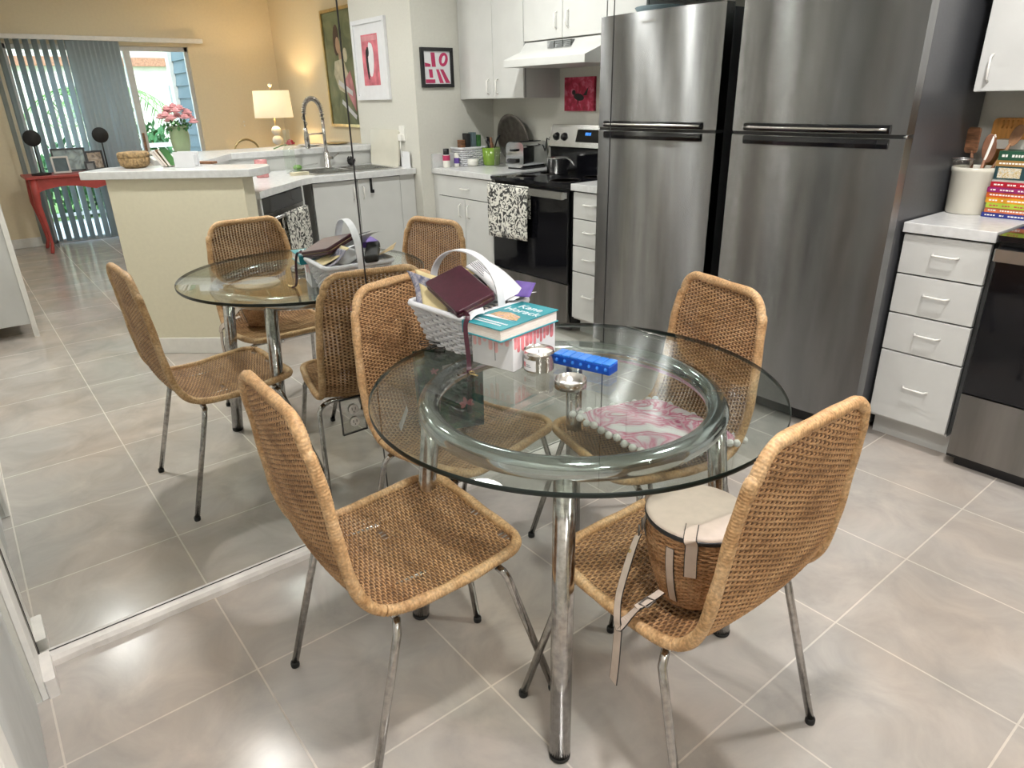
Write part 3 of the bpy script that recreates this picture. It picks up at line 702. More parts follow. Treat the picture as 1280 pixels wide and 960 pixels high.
MB().box(SX0 + .012, SX0 + .05, YC - .05, YC - .02, .856, .892).box(SX1 - .05, SX1 - .012, YC - .05, YC - .02, .856, .892).build('handle_bracket', M_['steel_pl'], hd)
MB().rbox(SX0 + .006, SX1 - .006, YC - .020, YC + .008, .055, .318, .006).build('storage_drawer', M_['steel_dk'], st)
MB().box(SX0 + .03, SX1 - .03, YC + .02, YC + .05, .0, .055).build('foot_rail', M_['black'], st)
bgd = MB().prism([(3.12, .918), (3.19, .918), (3.19, 1.245), (3.145, 1.245), (3.10, 1.10), (3.12, 1.09)], SX0 + .01, SX1 - .004, Matrix(((0, 0, 1, 0), (1, 0, 0, 0), (0, 1, 0, 0), (0, 0, 0, 1)))).build('backguard', M_['black_gl'], st)
def slant(x0, x1, za, zb, off=.002, th=.004):
    """patch on the slanted control face"""
    def P(z, o_): return Vector((0, 3.10 + (z - 1.10) / .145 * .045, z)) + Vector((0, -.955, .297)) * o_
    vs = []
    for z in (za, zb):
        for x in (x0, x1):
            for o_ in (off, off + th):
                p = P(z, o_); p.x = x; vs.append(p)
    return MB().add(vs, [(1, 3, 7, 5), (0, 4, 6, 2), (0, 1, 5, 4), (2, 6, 7, 3), (4, 5, 7, 6), (0, 2, 3, 1)])
slant(SX0 + .012, SX1 - .006, 1.102, 1.243).build('control_panel', M_['steel_pl'], bgd)
slant(1.405, 1.625, 1.135, 1.215, .006, .002).build('display_window', M_['black_gl'], bgd)
for dx_, w_ in ((1.49, .012), (1.506, .004), (1.514, .012), (1.53, .012)):
    slant(dx_, dx_ + w_, 1.178, 1.196, .0082, .0005).build('clock_digit', M_['display'], bgd)
for kx in (1.20, 1.29, 1.745, 1.825):
    Mk = Matrix.Translation((kx, 3.122, 1.17)) @ Matrix.Rotation(R(107), 4, 'X')
    MB().lathe([(.026, -.004), (.026, .008), (.021, .026), (0, .028)], (0, 0, 0), 20, Mk).build('knob', M_['black'], bgd)
# towel on oven door
def hang_towel(name, lab, x0, x1, ztop, zf, zb_, yf, mat_, cat='towel'):
    m_ = MB()
    zs = [zf, zf + (ztop - zf) * .33, zf + (ztop - zf) * .66, ztop - .01, ztop + .003, ztop - .01, (ztop + zb_) / 2, zb_]
    ys = [yf - .012, yf - .014, yf - .013, yf - .012, yf, yf + .014, yf + .014, yf + .014]
    def fn(u, v):
        k = v * 7; i = min(int(k), 6); f = k - i
        z = zs[i] + (zs[i + 1] - zs[i]) * f; y = ys[i] + (ys[i + 1] - ys[i]) * f
        wv = .004 * math.sin(u * 9) * (ztop - z) * 4 if v < .6 else 0
        sl = .02 * (ztop - z) * (1 - 2 * u)
        return Vector((x0 + (x1 - x0) * u + sl, y - abs(wv), z - .015 * u * (1 if v < .1 else 0)))
    m_.grid(fn, 16, 28)
    o = m_.build(name, mat_, solid=.003)
    return tag(o, lab, cat)
hang_towel('dish_towel', 'black and white floral dish towel hanging on the oven door handle', 1.46, 1.885, .897, .56, .70, YC - .057, M_['toile'])
# pot
pt = thing('saucepan', 'small steel saucepan with an arched handle on the stove', 'pan', (1.66, 2.98, .9395))
MB().lathe([(.07, 0), (.078, .005), (.078, .10), (.082, .104), (.075, .104), (.073, .01), (0, .008)], (1.66, 2.98, .9395), 28).build('bowl', M_['steel_pl'], pt)
MB().tube([(1.585, 2.96, 1.03), (1.54, 2.95, 1.045), (1.48, 2.93, 1.035), (1.43, 2.915, 1.005)], [.005, .006, .007, .005], 8).build('handle', M_['chrome'], pt)

# uppers
def upper(name, lab, x0, x1, z0, z1, doors, y0=2.87):
    u = thing(name, lab, 'cabinet', ((x0 + x1) / 2, 3.03, z0))
    MB().box(x0, x1, y0 + .02, YB - .002, z0, z1).build('carcass', M_['lam'], u)
    for a, b_, hx, hz in doors:
        MB().box(a - .002, b_ + .002, y0 + .018, y0 + .0205, z0 + .002, z1).build('reveal', M_['gap'], u)
        dd = box(a, b_, y0, y0 + .018, z0 + .002, z1 - .002).build('door', M_['lam'], u, bevel=.002)
        if hx: pull(MB(), (hx, hz), False, y=y0).build('pull', M_['trim'], dd)
    return u
upper('wall_cabinet', 'white wall cabinet above the crock and cookbooks', .838, 1.130, 1.412, 2.3, [(.840, 1.128, .882, 1.495)])
upper('wall_cabinet', 'short white wall cabinet above the range hood', 1.134, 1.884, 1.76, 2.3, [(1.136, 1.507, 1.455, 1.86), (1.511, 1.882, 1.56, 1.86)])
upper('wall_cabinet', 'tall white wall cabinet above the toaster in the mirror', 1.888, 2.66, 1.42, 2.3, [(1.890, 2.222, 2.17, 1.50), (2.226, 2.575, 2.275, 1.50)])
upper('wall_cabinet', 'white wall cabinet set high over the refrigerator', .01, .834, 1.90, 2.3, [(.012, .42, .37, 1.97), (.424, .832, .47, 1.97)])
hood = thing('range_hood', 'white slanted range hood under the short wall cabinet', 'range hood', (1.51, 2.95, 1.60))
MB().prism([(2.70, 1.605), (3.19, 1.605), (3.19, 1.757), (2.885, 1.757), (2.84, 1.70), (2.70, 1.65)], 1.134, 1.884, Matrix(((0, 0, 1, 0), (1, 0, 0, 0), (0, 1, 0, 0), (0, 0, 0, 1)))).build('canopy', M_['lam'], hood, bevel=.003)
for k in range(3):
    v = MB()
    x = 1.40 + k * .075
    for j in range(6): v.box(x, x + .065, 2.838, 2.875, 1.708 + j * .0072, 1.7115 + j * .0072)
    v.build('vent_slots', M_['silver_wall'], hood)
MB().box(1.62, 1.72, 2.874, 2.880, 1.708, 1.73).build('switch_plate', M_['cream'], hood)

# ------------------------------------------------------------ peninsula and sink run
F0, F1 = Vector((2.612, .383)), Vector((2.097, .98))
fd = (F1 - F0).normalized(); fn_ = Vector((.757, .653))     # along the face; away from the mirror
def P2(v, a=0, b=0):
    q = v + fd * a + fn_ * b
    return (q.x, q.y)
pw = struct(MB().prism([P2(F0), P2(F1), P2(F1, 0, .15), P2(F0, 0, .15)], 0, 1.046).build('wall_peninsula', M_['wall_cream']))
struct(MB().prism([P2(F0, 0, -.014), P2(F1, .014, -.014), P2(F1, .014, .10), P2(F1, 0, .10), P2(F1, 0, 0), P2(F0, 0, 0)], 0, .10).build('baseboard_peninsula', M_['trim'], bevel=.003))
lp = [P2(F0, -.12, -.04), P2(F1, -.02, -.04), P2(F1, .05, -.015), P2(F1, .085, .05), P2(F1, .09, .20), P2(F1, .04, .30), P2(F0, -.05, .30), P2(F0, -.12, .22)]
o = MB().prism(lp, 1.047, 1.091).build('bar_ledge', M_['counter'], bevel=.004)
tag(o, 'white raised bar ledge on the cream half wall, holding the lidded basket', 'countertop')
# sink counter
S0 = P2(F1, 0, .155)
ctr = [S0, (2.20, 1.10), (2.67, 1.555), (2.735, 1.66), (2.735, 2.495), (3.435, 2.495), (3.435, 1.345), (3.178, 1.188), (2.945, 1.042), (2.80, .80), P2(F0, .25, .155)]
# counter in pieces around the sink bowls
o = MB().prism(ctr, .905, CZ).build('countertop', M_['counter'])
tag(o, 'angled white countertop around the double sink', 'countertop')
cut = MB().box(2.84, 3.29, 1.74, 2.40, .80, 1.1).build('cut_tmp', M_['gap'])
bm_ = o.modifiers.new('cut', 'BOOLEAN'); bm_.operation = 'DIFFERENCE'; bm_.object = cut; bm_.solver = 'EXACT'
dg = bpy.context.evaluated_depsgraph_get()
me2 = bpy.data.meshes.new_from_object(o.evaluated_get(dg))
o.modifiers.clear(); o.data = me2
bpy.data.objects.remove(cut)
# backsplash behind sink, half wall and raised ledge
struct(MB().prism([(3.44, 2.495), (3.44, 1.335), (3.19, 1.18), (2.97, 1.04), (3.05, .94), (3.28, 1.06), (3.56, 1.26), (3.56, 2.495)], 0, 1.049).build('wall_sink', M_['lam']))
o = MB().prism([(3.405, 2.495), (3.405, 1.35), (3.17, 1.205), (2.93, 1.05), (2.90, .96), (2.95, .88), (3.20, .78), (3.62, .84), (3.86, 1.10), (3.86, 2.495)], 1.050, 1.094).build('bar_ledge', M_['counter'], bevel=.004)
tag(o, 'long white raised bar ledge behind the sink holding the vase of roses', 'countertop')
struct(MB().prism([(3.25, .86), (3.62, .90), (3.78, 1.12), (3.74, 1.2), (3.56, 1.0), (3.2, .98)], 0, 1.049).build('wall_ledge_end', M_['wall_cream']))
# sink cabinet
sc = thing('sink_cabinet', 'white two-door cabinet under the double sink', 'cabinet', (3.0, 2.05, 0))
MB().box(2.785, 2.83, 1.665, 2.495, .10, .903).box(2.83, 3.43, 1.665, 1.685, .1, .903).box(2.83, 3.43, 2.475, 2.495, .1, .903).box(2.86, 3.43, 1.665, 2.495, 0, .10).build('carcass', M_['lam'], sc)
for a, b_, hy in ((1.668, 2.009, 1.974), (2.015, 2.365, 2.050)):
    dd = box(2.765, 2.784, a, b_, .115, .897).build('door', M_['lam'], sc, bevel=.002)
    MB().tube([(2.765, hy, .76), (2.745, hy, .77), (2.745, hy, .84), (2.765, hy, .85)], .0045, 8).build('pull', M_['trim'], dd)
box(2.770, 2.785, 2.369, 2.495, .1, .903).build('filler_strip', M_['lam'], sc)
box(2.7845, 2.7855, 1.666, 2.368, .112, .90).build('reveal', M_['gap'], sc)
hk = MB().box(2.760, 2.764, 2.11, 2.128, .80, .905).box(2.735, 2.764, 2.11, 2.128, .798, .803).box(2.735, 2.738, 2.11, 2.128, .80, .822).box(2.760, 2.79, 2.11, 2.128, .8975, .8995).build('towel_hook', M_['black'])
tag(hk, 'black over-the-door hook on the sink cabinet door', 'hook')
# sink
sk = thing('sink', 'stainless double-bowl sink set in the white counter', 'sink', (3.06, 2.07, CZ))
m_ = MB()
m_.box(2.825, 3.305, 1.725, 1.760, CZ, CZ + .006).box(2.825, 3.305, 2.38, 2.415, CZ, CZ + .006).box(2.825, 2.86, 1.76, 2.38, CZ, CZ + .006).box(3.24, 3.305, 1.76, 2.38, CZ, CZ + .006).box(2.86, 3.24, 2.05, 2.09, CZ - .002, CZ + .006)
m_.build('rim', M_['steel_pl'], sk)
for a, b_ in ((1.76, 2.05), (2.09, 2.38)):
    q = MB()
    q.add([(2.86, a, CZ), (3.24, a, CZ), (3.24, b_, CZ), (2.86, b_, CZ), (2.87, a + .01, CZ - .17), (3.23, a + .01, CZ - .17), (3.23, b_ - .01, CZ - .17), (2.87, b_ - .01, CZ - .17)], [(0, 1, 5, 4), (1, 2, 6, 5), (2, 3, 7, 6), (3, 0, 4, 7), (4, 5, 6, 7)])
    q.build('bowl', M_['steel_pl'], sk, solid=.002)
# faucet
fc = thing('spring_faucet', 'tall brushed nickel spring-neck faucet behind the sink', 'faucet', (3.345, 2.06, CZ))
fx, fy = 3.345, 2.06
MB().lathe([(.030, 0), (.030, .006), (.024, .012), (.024, .10), (.020, .105), (.020, .12)], (fx, fy, CZ), 20).build('body', M_['chrome_old'], fc)
MB().tube([(fx, fy, CZ + .10), (fx, fy, CZ + .36)], .013, 12).build('riser', M_['chrome_old'], fc)
arc = [Vector((fx, fy, CZ + .36))] + [Vector((fx - .03 * (1 - math.cos(t)) , fy - .085 * (1 - math.cos(t)), CZ + .40 + .105 * math.sin(t))) for t in [PI * i / 16 for i in range(17)]] + [Vector((fx - .06, fy - .17, CZ + .28))]
MB().tube(arc, .008, 8).build('hose', M_['black'], fc)
hel = []
def along(t):
    k = t * (len(arc) - 1); i = min(int(k), len(arc) - 2); return arc[i].lerp(arc[i + 1], k - i), (arc[i + 1] - arc[i]).normalized()
turns = 26
for i in range(turns * 10):
    p, d_ = along(i / (turns * 10)); n1 = d_.cross(Vector((.94, -.33, 0))).normalized(); n2 = d_.cross(n1)
    a = i * 2 * PI / 10; hel.append(p + n1 * .016 * math.cos(a) + n2 * .016 * math.sin(a))
MB().tube(hel, .0032, 5).build('spring', M_['chrome_old'], fc)
e_ = arc[-1]
MB().lathe([(.012, 0), (.02, .01), (.02, .10), (.014, .125), (.012, .15)], (e_.x, e_.y, e_.z - .13), 16).build('spray_head', M_['chrome_old'], fc)
MB().tube([(fx, fy, CZ + .255), (e_.x, e_.y, CZ + .255)], .006, 8).build('docking_arm', M_['chrome_old'], fc)
MB().tube([(fx, fy, CZ + .07), (fx + .005, fy + .05, CZ + .07)], .012, 12).tube([(fx, fy + .045, CZ + .07), (fx - .005, fy + .10, CZ + .10)], .005, 8).build('lever', M_['chrome_old'], fc)
# dishwasher (angled)
A_, B_ = Vector((2.225, 1.12)), Vector((2.665, 1.56))
dd_ = (B_ - A_).normalized(); nn = Vector((dd_.y, -dd_.x))  # into cabinet (+x,-y)
def Q(a, b): v = A_ + dd_ * a + nn * b; return (v.x, v.y)
dw = thing('dishwasher', 'dark stainless dishwasher set at an angle under the counter', 'dishwasher', (2.55, 1.2, 0))
MB().prism([Q(.025, .03), Q(.60, .03), Q(.60, .35), Q(.35, .5), Q(.025, .1)], .02, .90).build('tub', M_['black'], dw)
dwd = MB().prism([Q(.015, .012), Q(.605, .012), Q(.605, .032), Q(.015, .032)], .11, .80).build('door', M_['steel_dk'], dw)
MB().prism([Q(.015, .008), Q(.605, .008), Q(.605, .032), Q(.015, .032)], .805, .895).build('control_strip', M_['black_gl'], dw)
MB().tube([(*Q(.05, -.03), .775), (*Q(.57, -.03), .775)], .010, 10).tube([(*Q(.06, .012), .775), (*Q(.06, -.03), .775)], .007, 8).tube([(*Q(.56, .012), .775), (*Q(.56, -.03), .775)], .007, 8).build('handle', M_['steel_pl'], dwd)
def fn(u, v):
    k = v * 3
    a = .20 + .36 * u + .008 * math.sin(v * 7)
    if k < 2: z = .50 + (.785 - .50) * k / 2; b = -.044 - .003 * math.sin(u * 12)
    else: z = .785 - (k - 2) * .20; b = -.016
    if 1.9 < k < 2.1: b = -.03; z = .788
    q = Q(a, b); return Vector((q[0], q[1], z))
tw = MB().grid(fn, 12, 30).build('dish_towel', M_['toile'], solid=.003)
tag(tw, 'black and white floral towel hanging on the dishwasher handle', 'towel')
struct(MB().prism([Q(.612, .012), Q(.64, .012), Q(.68, .10), Q(.612, .2)], 0, .903).prism([Q(-.01, .012), Q(.012, .012), Q(.012, .12), Q(-.01, .12)], 0, .903).build('trim_3', M_['lam']))
# things around the sink
cn = thing('candle_jar', 'pink glass candle jar at the corner of the sink counter', 'candle', (2.72, 1.26, CZ))
def put_cyl(x, y, z, prof, mat_, name, lab, cat, seg=20):
    o = MB().lathe(prof, (x, y, z), seg).build(name, mat_); return tag(o, lab, cat)
bpy.data.objects.remove(cn)
put_cyl(3.02, 1.42, CZ, [(.040, 0), (.042, .01), (.042, .118), (.038, .118), (.037, .09), (0, .09)], mat('pink_candle_glass', (.75, .33, .33), .25, noise=(30, .15), trans=.2), 'jar_candle', 'pink jar candle on the sink counter behind the half wall', 'candle')
bt = put_cyl(3.17, 1.69, CZ, [(.040, 0), (.042, .006), (.042, .16), (.026, .20), (.020, .26), (.024, .30), (.022, .30), (.018, .26), (.024, .20), (.038, .16), (.038, .01), (0, .008)], M_['clear'], 'glass_bottle', 'tall clear glass bottle vase beside the sink', 'vase')
rs = thing('red_rose', 'single red rose lying on the ledge beside the glass bottle', 'flower', (3.50, 1.78, 1.095))
MB().tube([(3.46, 1.69, 1.102), (3.49, 1.76, 1.118), (3.52, 1.82, 1.122)], .004, 6).build('stem', M_['green'], rs)
def rose(mb, c, r, tilt=0):
    for ring, (n, rr, h) in enumerate(((3, .25, .6), (5, .55, .5), (6, .85, .25))):
        for k in range(n):
            a = 2 * PI * k / n + ring * .5
            def f(u, v, a=a, rr=rr, h=h):
                w = (u - .5) * 1.5; t = a + w
                q = rr * (.35 + .65 * math.sin(v * 2.2)); return Vector(c) + Vector((r * q * math.cos(t), r * q * math.sin(t), r * (h * v * 1.5 - .35)))
            mb.grid(f, 4, 4)
q = MB(); rose(q, (3.535, 1.855, 1.135), .045); q.build('petals', M_['rosered'], rs)
sp = MB().rbox(2.93, 2.99, 1.60, 1.73, CZ, CZ + .02, .015).build('sponge_cloth', M_['cream']); tag(sp, 'folded cream dish cloth in front of the glass bottle', 'cloth')
br = thing('dish_brush', 'round green-handled dish brush lying behind the sink', 'brush', (3.36, 1.84, CZ))
MB().lathe([(.0, 0), (.03, .005), (.035, .02), (.02, .035), (0, .036)], (3.365, 1.82, CZ), 14).build('brush_head', M_['green_lt'], br)
MB().tube([(3.365, 1.83, CZ + .02), (3.37, 1.99, CZ + .035)], .006, 6).build('handle', M_['clear_pl'], br)
sc_ = MB(); leaves(sc_, (3.36, 2.27, CZ + .035), .035, 120, .02, 1.0)
sc_.sphere((3.36, 2.27, CZ + .03), .03, 10, 6)
tag(sc_.build('dish_scrubber', M_['black_matte']), 'black dish scrubber sitting behind the right sink bowl', 'scrubber')
cbd = MB().rbox(-.225, .225, 0, .012, 0, .27, .02, 4, Matrix.Translation((3.16, 2.46, CZ + .0005)) @ Matrix.Rotation(R(-5), 4, 'X'), axis='y').build('cutting_board', M_['crock'])
tag(cbd, 'cream rectangular cutting board leaning on the wall by the sink', 'cutting board')
nt_ = MB().box(2.79, 2.915, 2.478, 2.484, CZ + .0005, CZ + .115).build('note_card', M_['paper']); tag(nt_, 'white card leaning on the wall at the end of the sink counter', 'card')
o2 = thing('outlet', 'white wall outlet above the cream cutting board', 'outlet', (2.9, 2.499, 1.19))
MB().rbox(2.865, 2.94, 2.493, 2.4995, 1.13, 1.245, .004, 2, axis='y').build('cover_plate', M_['trim'], o2)
MB().rbox(2.878, 2.927, 2.47, 2.4935, 1.138, 1.185, .006, 2, axis='y').build('plug', M_['trim'], o2)
MB().tube([(2.90, 2.475, 1.14), (2.90, 2.47, 1.08), (2.89, 2.485, .99)], .004, 6).build('cord', M_['trim'], o2)

# ------------------------------------------------------------ counter things left of the stove (seen in the mirror)
to = thing('toaster', 'chrome two-slot toaster with black levers beside the stove', 'toaster', (2.08, 2.98, CZ))
Mt = Matrix.Translation((2.06, 2.92, CZ)) @ Matrix.Rotation(R(-8), 4, 'Z')
MB().rbox(-.085, .085, -.0, .26, .012, .185, .035, 5, Mt @ Matrix.Identity(4), axis='y').build('shell', M_['chrome'], to)
MB().box(-.05, -.025, .03, .23, .183, .188, Mt).box(.025, .05, .03, .23, .183, .188, Mt).build('slot', M_['black'], to)
MB().rbox(-.03, .03, -.022, -.001, .045, .075, .006, 2, Mt, axis='y').box(-.02, .02, -.03, -.001, .125, .14, Mt).build('lever', M_['black'], to)
MB().box(-.075, .075, .01, .25, 0, .014, Mt).build('base', M_['black'], to)
to_knob = MB().lathe([(.014, 0), (.014, .012), (0, .013)], (0, 0, 0), 14, Mt @ Matrix.Translation((.05, -.001, .06)) @ Matrix.Rotation(R(90), 4, 'X')).build('dial', M_['black'], to)
pl_ = MB().lathe([(0, .006), (.14, .004), (.16, .012), (.185, .014), (.19, .02), (.185, .024), (.155, .018), (.14, .01), (0, .012)], (0, 0, 0), 40, Matrix.Translation((2.345, 3.155, CZ + .185)) @ Matrix.Rotation(R(100), 4, 'X')).build('serving_tray', M_['pewter'])
tag(pl_, 'large round pewter tray leaning against the kitchen wall', 'tray')
gp = thing('utensil_pot', 'lime green pot holding black utensils next to the toaster', 'pot', (2.47, 3.02, CZ))
MB().lathe([(.055, 0), (.065, .01), (.072, .13), (.067, .13), (.06, .015), (0, .012)], (2.47, 3.02, CZ), 24).build('pot', M_['green_cup'], gp)
for k, (dx, dy, h) in enumerate(((.05, .02, .20), (-.03, .03, .22), (.0, -.03, .19))):
    MB().tube([(2.47, 3.02, CZ + .03), (2.47 + dx, 3.02 + dy, CZ + h * .8), (2.47 + dx * 1.6, 3.02 + dy * 1.5, CZ + h)], [.006, .007, .014], 6, flat=.5).build('utensil', M_['black'], gp)
put_cyl(2.335, 3.0, CZ, [(.045, 0), (.047, .005), (.05, .14), (.047, .14), (.044, .01), (0, .008)], M_['clear_pl'], 'glass_jar', 'clear brown-tinted glass jar between the green pot and toaster', 'jar')
put_cyl(2.53, 2.88, CZ, [(.035, 0), (.046, .01), (.048, .055), (.044, .055), (.04, .01), (0, .01)], M_['ceramic'], 'ramekin', 'small white ramekin in front of the white basket', 'ramekin')
put_cyl(2.57, 2.98, CZ, [(.02, 0), (.022, .005), (.022, .12), (.009, .15), (.009, .18), (0, .18)], M_['green'], 'oil_bottle', 'dark slim bottle behind the white basket', 'bottle')
put_cyl(2.525, 3.06, CZ, [(.02, 0), (.022, .005), (.022, .14), (.010, .17), (.010, .20), (0, .20)], M_['wood'], 'sauce_bottle', 'slim brown bottle beside the lime green pot', 'bottle')
vb = thing('supplement_bottle', 'pink and white bottle with a black cap at the counter end', 'bottle', (2.60, 2.685, CZ))
MB().lathe([(.026, 0), (.028, .004), (.028, .085), (.02, .095), (0, .095)], (2.595, 2.685, CZ), 20).build('bottle', M_['ceramic'], vb)
MB().lathe([(.0285, .05), (.0285, .088)], (2.595, 2.685, CZ), 20, caps=False).build('label', M_['magenta'], vb)
MB().lathe([(.023, .092), (.023, .135), (0, .136)], (2.595, 2.685, CZ), 20).build('cap', M_['black'], vb)
vb = thing('pill_bottle', 'short white bottle with a purple label beside the black-capped bottle', 'bottle', (2.575, 2.765, CZ))
MB().lathe([(.02, 0), (.021, .004), (.021, .08), (.018, .085), (.018, .10), (0, .10)], (2.575, 2.765, CZ), 18).build('bottle', M_['ceramic'], vb)
MB().lathe([(.0215, .025), (.0215, .065)], (2.575, 2.765, CZ), 18, caps=False).build('label', M_['purple'], vb)

def woven_basket(name, lab, cat, c, w0, d0, w1, d1, h, matw, rz=0, rows=14, posts=13, parent=None, loc=None):
    """tapered rectangular basket woven from flat strips round upright stakes"""
    b = thing(name, lab, cat, c, rz)
    T = rootmat(b)
    def ring(t, off=0):
        w = (w0 + (w1 - w0) * t) / 2 + off; d = (d0 + (d1 - d0) * t) / 2 + off; r = .025
        pts = []
        for cx, cy, t0 in ((w - r, d - r, 0), (-w + r, d - r, 90), (-w + r, -d + r, 180), (w - r, -d + r, 270)):
            for i in range(4):
                a = R(t0 + 30 * i); pts.append(Vector((cx + r * math.cos(a), cy + r * math.sin(a), 0)))
        # resample
        tot = sum((pts[i] - pts[i - 1]).length for i in range(len(pts))); out = []; n = posts * 4 * 2
        cum = 0; i = 0; seg = (pts[1] - pts[0]).length; pos = 0
        for k in range(n):
            target = tot * k / n
            while cum + (pts[(i + 1) % len(pts)] - pts[i]).length < target: cum += (pts[(i + 1) % len(pts)] - pts[i]).length; i = (i + 1) % len(pts)
            sl = (pts[(i + 1) % len(pts)] - pts[i]).length
            out.append(pts[i].lerp(pts[(i + 1) % len(pts)], (target - cum) / sl))
        return out
    m_ = MB()
    for r_ in range(rows):
        t = (r_ + .5) / rows; g = ring(t); n = len(g); P = []
        for k, p in enumerate(g):
            nrm = Vector((p.x, p.y, 0)).normalized(); s_ = math.sin(k * PI / 2 + r_ * PI + PI / 4)
            P.append(T @ (p + nrm * .004 * (1 if s_ > 0 else -1) + Vector((0, 0, h * t))))
        m_.tube(P, h / rows * .46, 5, closed=True)
    for k in range(0, posts * 8, 2):
        a, z_ = ring(0)[k], ring(1)[k]
        m_.tube([T @ a, T @ (z_ + Vector((0, 0, h)))], .003, 4)
    m_.build('woven_body', matw, b)
    g = [T @ (p + Vector((0, 0, h))) for p in ring(1, .002)]
    MB().tube(g, .009, 8, closed=True, flat=1.0).build('rim', matw, b)
    g0 = ring(0, -.003)
    MB().prism([(p.x, p.y) for p in g0], .001, .006, T).build('base', matw, b)
    return b
wb = woven_basket('storage_basket', 'white woven basket of packets on the counter by the kitchen wall print', 'basket', (2.60, 2.90, CZ), .13, .20, .15, .24, .13, M_['white_wick'], rows=9, posts=8)
for i, (dy, hh, mt, lab) in enumerate(((-.07, .19, 'wood', 'tan packet standing at the end of the white counter basket'), (-.02, .235, 'black_matte', 'dark packet standing in the middle of the white counter basket'), (.035, .24, 'siding', 'blue-grey packet standing in the white counter basket'), (.08, .22, 'green', 'green packet standing at the wall end of the white counter basket'))):
    o = MB().rbox(2.57, 2.625, 2.90 + dy - .02, 2.90 + dy + .02, CZ + .012, CZ + hh, .006, 2).build('packet', M_[mt]); tag(o, lab, 'packet')
o3 = thing('outlet', 'white wall outlet with a black plug between the toaster and stove', 'outlet', (1.93, 3.198, 1.17))
MB().rbox(1.90, 1.975, 3.192, 3.1995, 1.11, 1.225, .004, 2, axis='y').build('cover_plate', M_['trim'], o3)
MB().rbox(1.92, 1.955, 3.16, 3.1925, 1.12, 1.16, .006, 2, axis='y').tube([(1.938, 3.165, 1.13), (1.98, 3.16, 1.15), (2.0, 3.165, 1.08), (2.05, 3.16, .99)], .005, 6).build('plug', M_['black'], o3)

# pictures
def framed(name, lab, M, w, h, fw, fmat, mat_in, art, dep=.022, mat_w=0, cat='picture'):
    """M maps local x (right), z (up), -y (towards viewer)"""
    p = thing(name, lab, cat, tuple((M @ Vector((0, 0, 0)))))
    f = MB()
    f.box(-w / 2, w / 2, -dep, 0, h / 2 - fw, h / 2, M).box(-w / 2, w / 2, -dep, 0, -h / 2, -h / 2 + fw, M).box(-w / 2, -w / 2 + fw, -dep, 0, -h / 2 + fw, h / 2 - fw, M).box(w / 2 - fw, w / 2, -dep, 0, -h / 2 + fw, h / 2 - fw, M)
    f.build('frame', fmat, p)
    MB().box(-w / 2 + fw, w / 2 - fw, -dep * .45, -.002, -h / 2 + fw, h / 2 - fw, M).build('backing', mat_in, p)
    art(p, M @ Matrix.Translation((0, -dep * .45, 0)), w / 2 - fw, h / 2 - fw)
    return p
def patch(mb, M, pts, d=.0012):
    k = len(pts)
    a = sum(pts[i][0] * pts[(i + 1) % k][1] - pts[(i + 1) % k][0] * pts[i][1] for i in range(k))
    if a < 0: pts = list(reversed(pts))
    vs = [M @ Vector((x, -d, z)) for x, z in pts] + [M @ Vector((x, 0, z)) for x, z in pts]
    mb.add(vs, [tuple(range(k))] + [(i, i + k, (i + 1) % k + k, (i + 1) % k) for i in range(k)])
    return mb
def blob(cx, cz, rx, rz, n=14, rot=0):
    return [(cx + rx * math.cos(2 * PI * i / n) * math.cos(rot) - rz * math.sin(2 * PI * i / n) * math.sin(rot), cz + rx * math.cos(2 * PI * i / n) * math.sin(rot) + rz * math.sin(2 * PI * i / n) * math.cos(rot)) for i in range(n)]
# generic pink and white graphic print on the partition, facing the mirror
Ml = Matrix.Translation((2.669, 2.69, 1.638)) @ Matrix.Rotation(R(-90), 4, 'Z')
def art_graphic(p, M, a, b):
    patch(MB(), M, [(-a, -b), (a, -b), (a, b), (-a, b)], .0008).build('sheet', M_['paper'], p)
    q = MB()
    patch(q, M, blob(-a * .5, b * .5, a * .34, b * .44, 16, .4), .002)
    patch(q, M, [(a * .1, b * .05), (a * .4, b * .05), (a * .45, b * .92), (a * .15, b * .92)], .002)
    patch(q, M, [(a * .5, b * .05), (a * .92, b * .05), (a * .92, b * .3), (a * .5, b * .22)], .002)
    patch(q, M, [(-a * .95, -b * .95), (-a * .62, -b * .95), (-a * .2, -b * .1), (-a * .45, -b * .1)], .002)
    patch(q, M, [(-a * .45, -b * .95), (-a * .15, -b * .95), (a * .1, -b * .1), (-a * .1, -b * .1)], .002)
    patch(q, M, [(a * .2, -b * .95), (a * .92, -b * .95), (a * .92, -b * .72), (a * .2, -b * .72)], .002)
    patch(q, M, [(a * .35, -b * .62), (a * .6, -b * .62), (a * .66, -b * .1), (a * .38, -b * .1)], .002)
    q.build('print_shapes', M_['magenta'], p)
    q = MB(); patch(q, M, blob(-a * .5, b * .5, a * .12, b * .26, 12, .4), .003); q.build('print_counter', M_['paper'], p)
framed('framed_print', 'small black-framed pink and white graphic print on the wall by the corner cabinet', Ml, .275, .265, .024, M_['black'], M_['paper'], art_graphic)
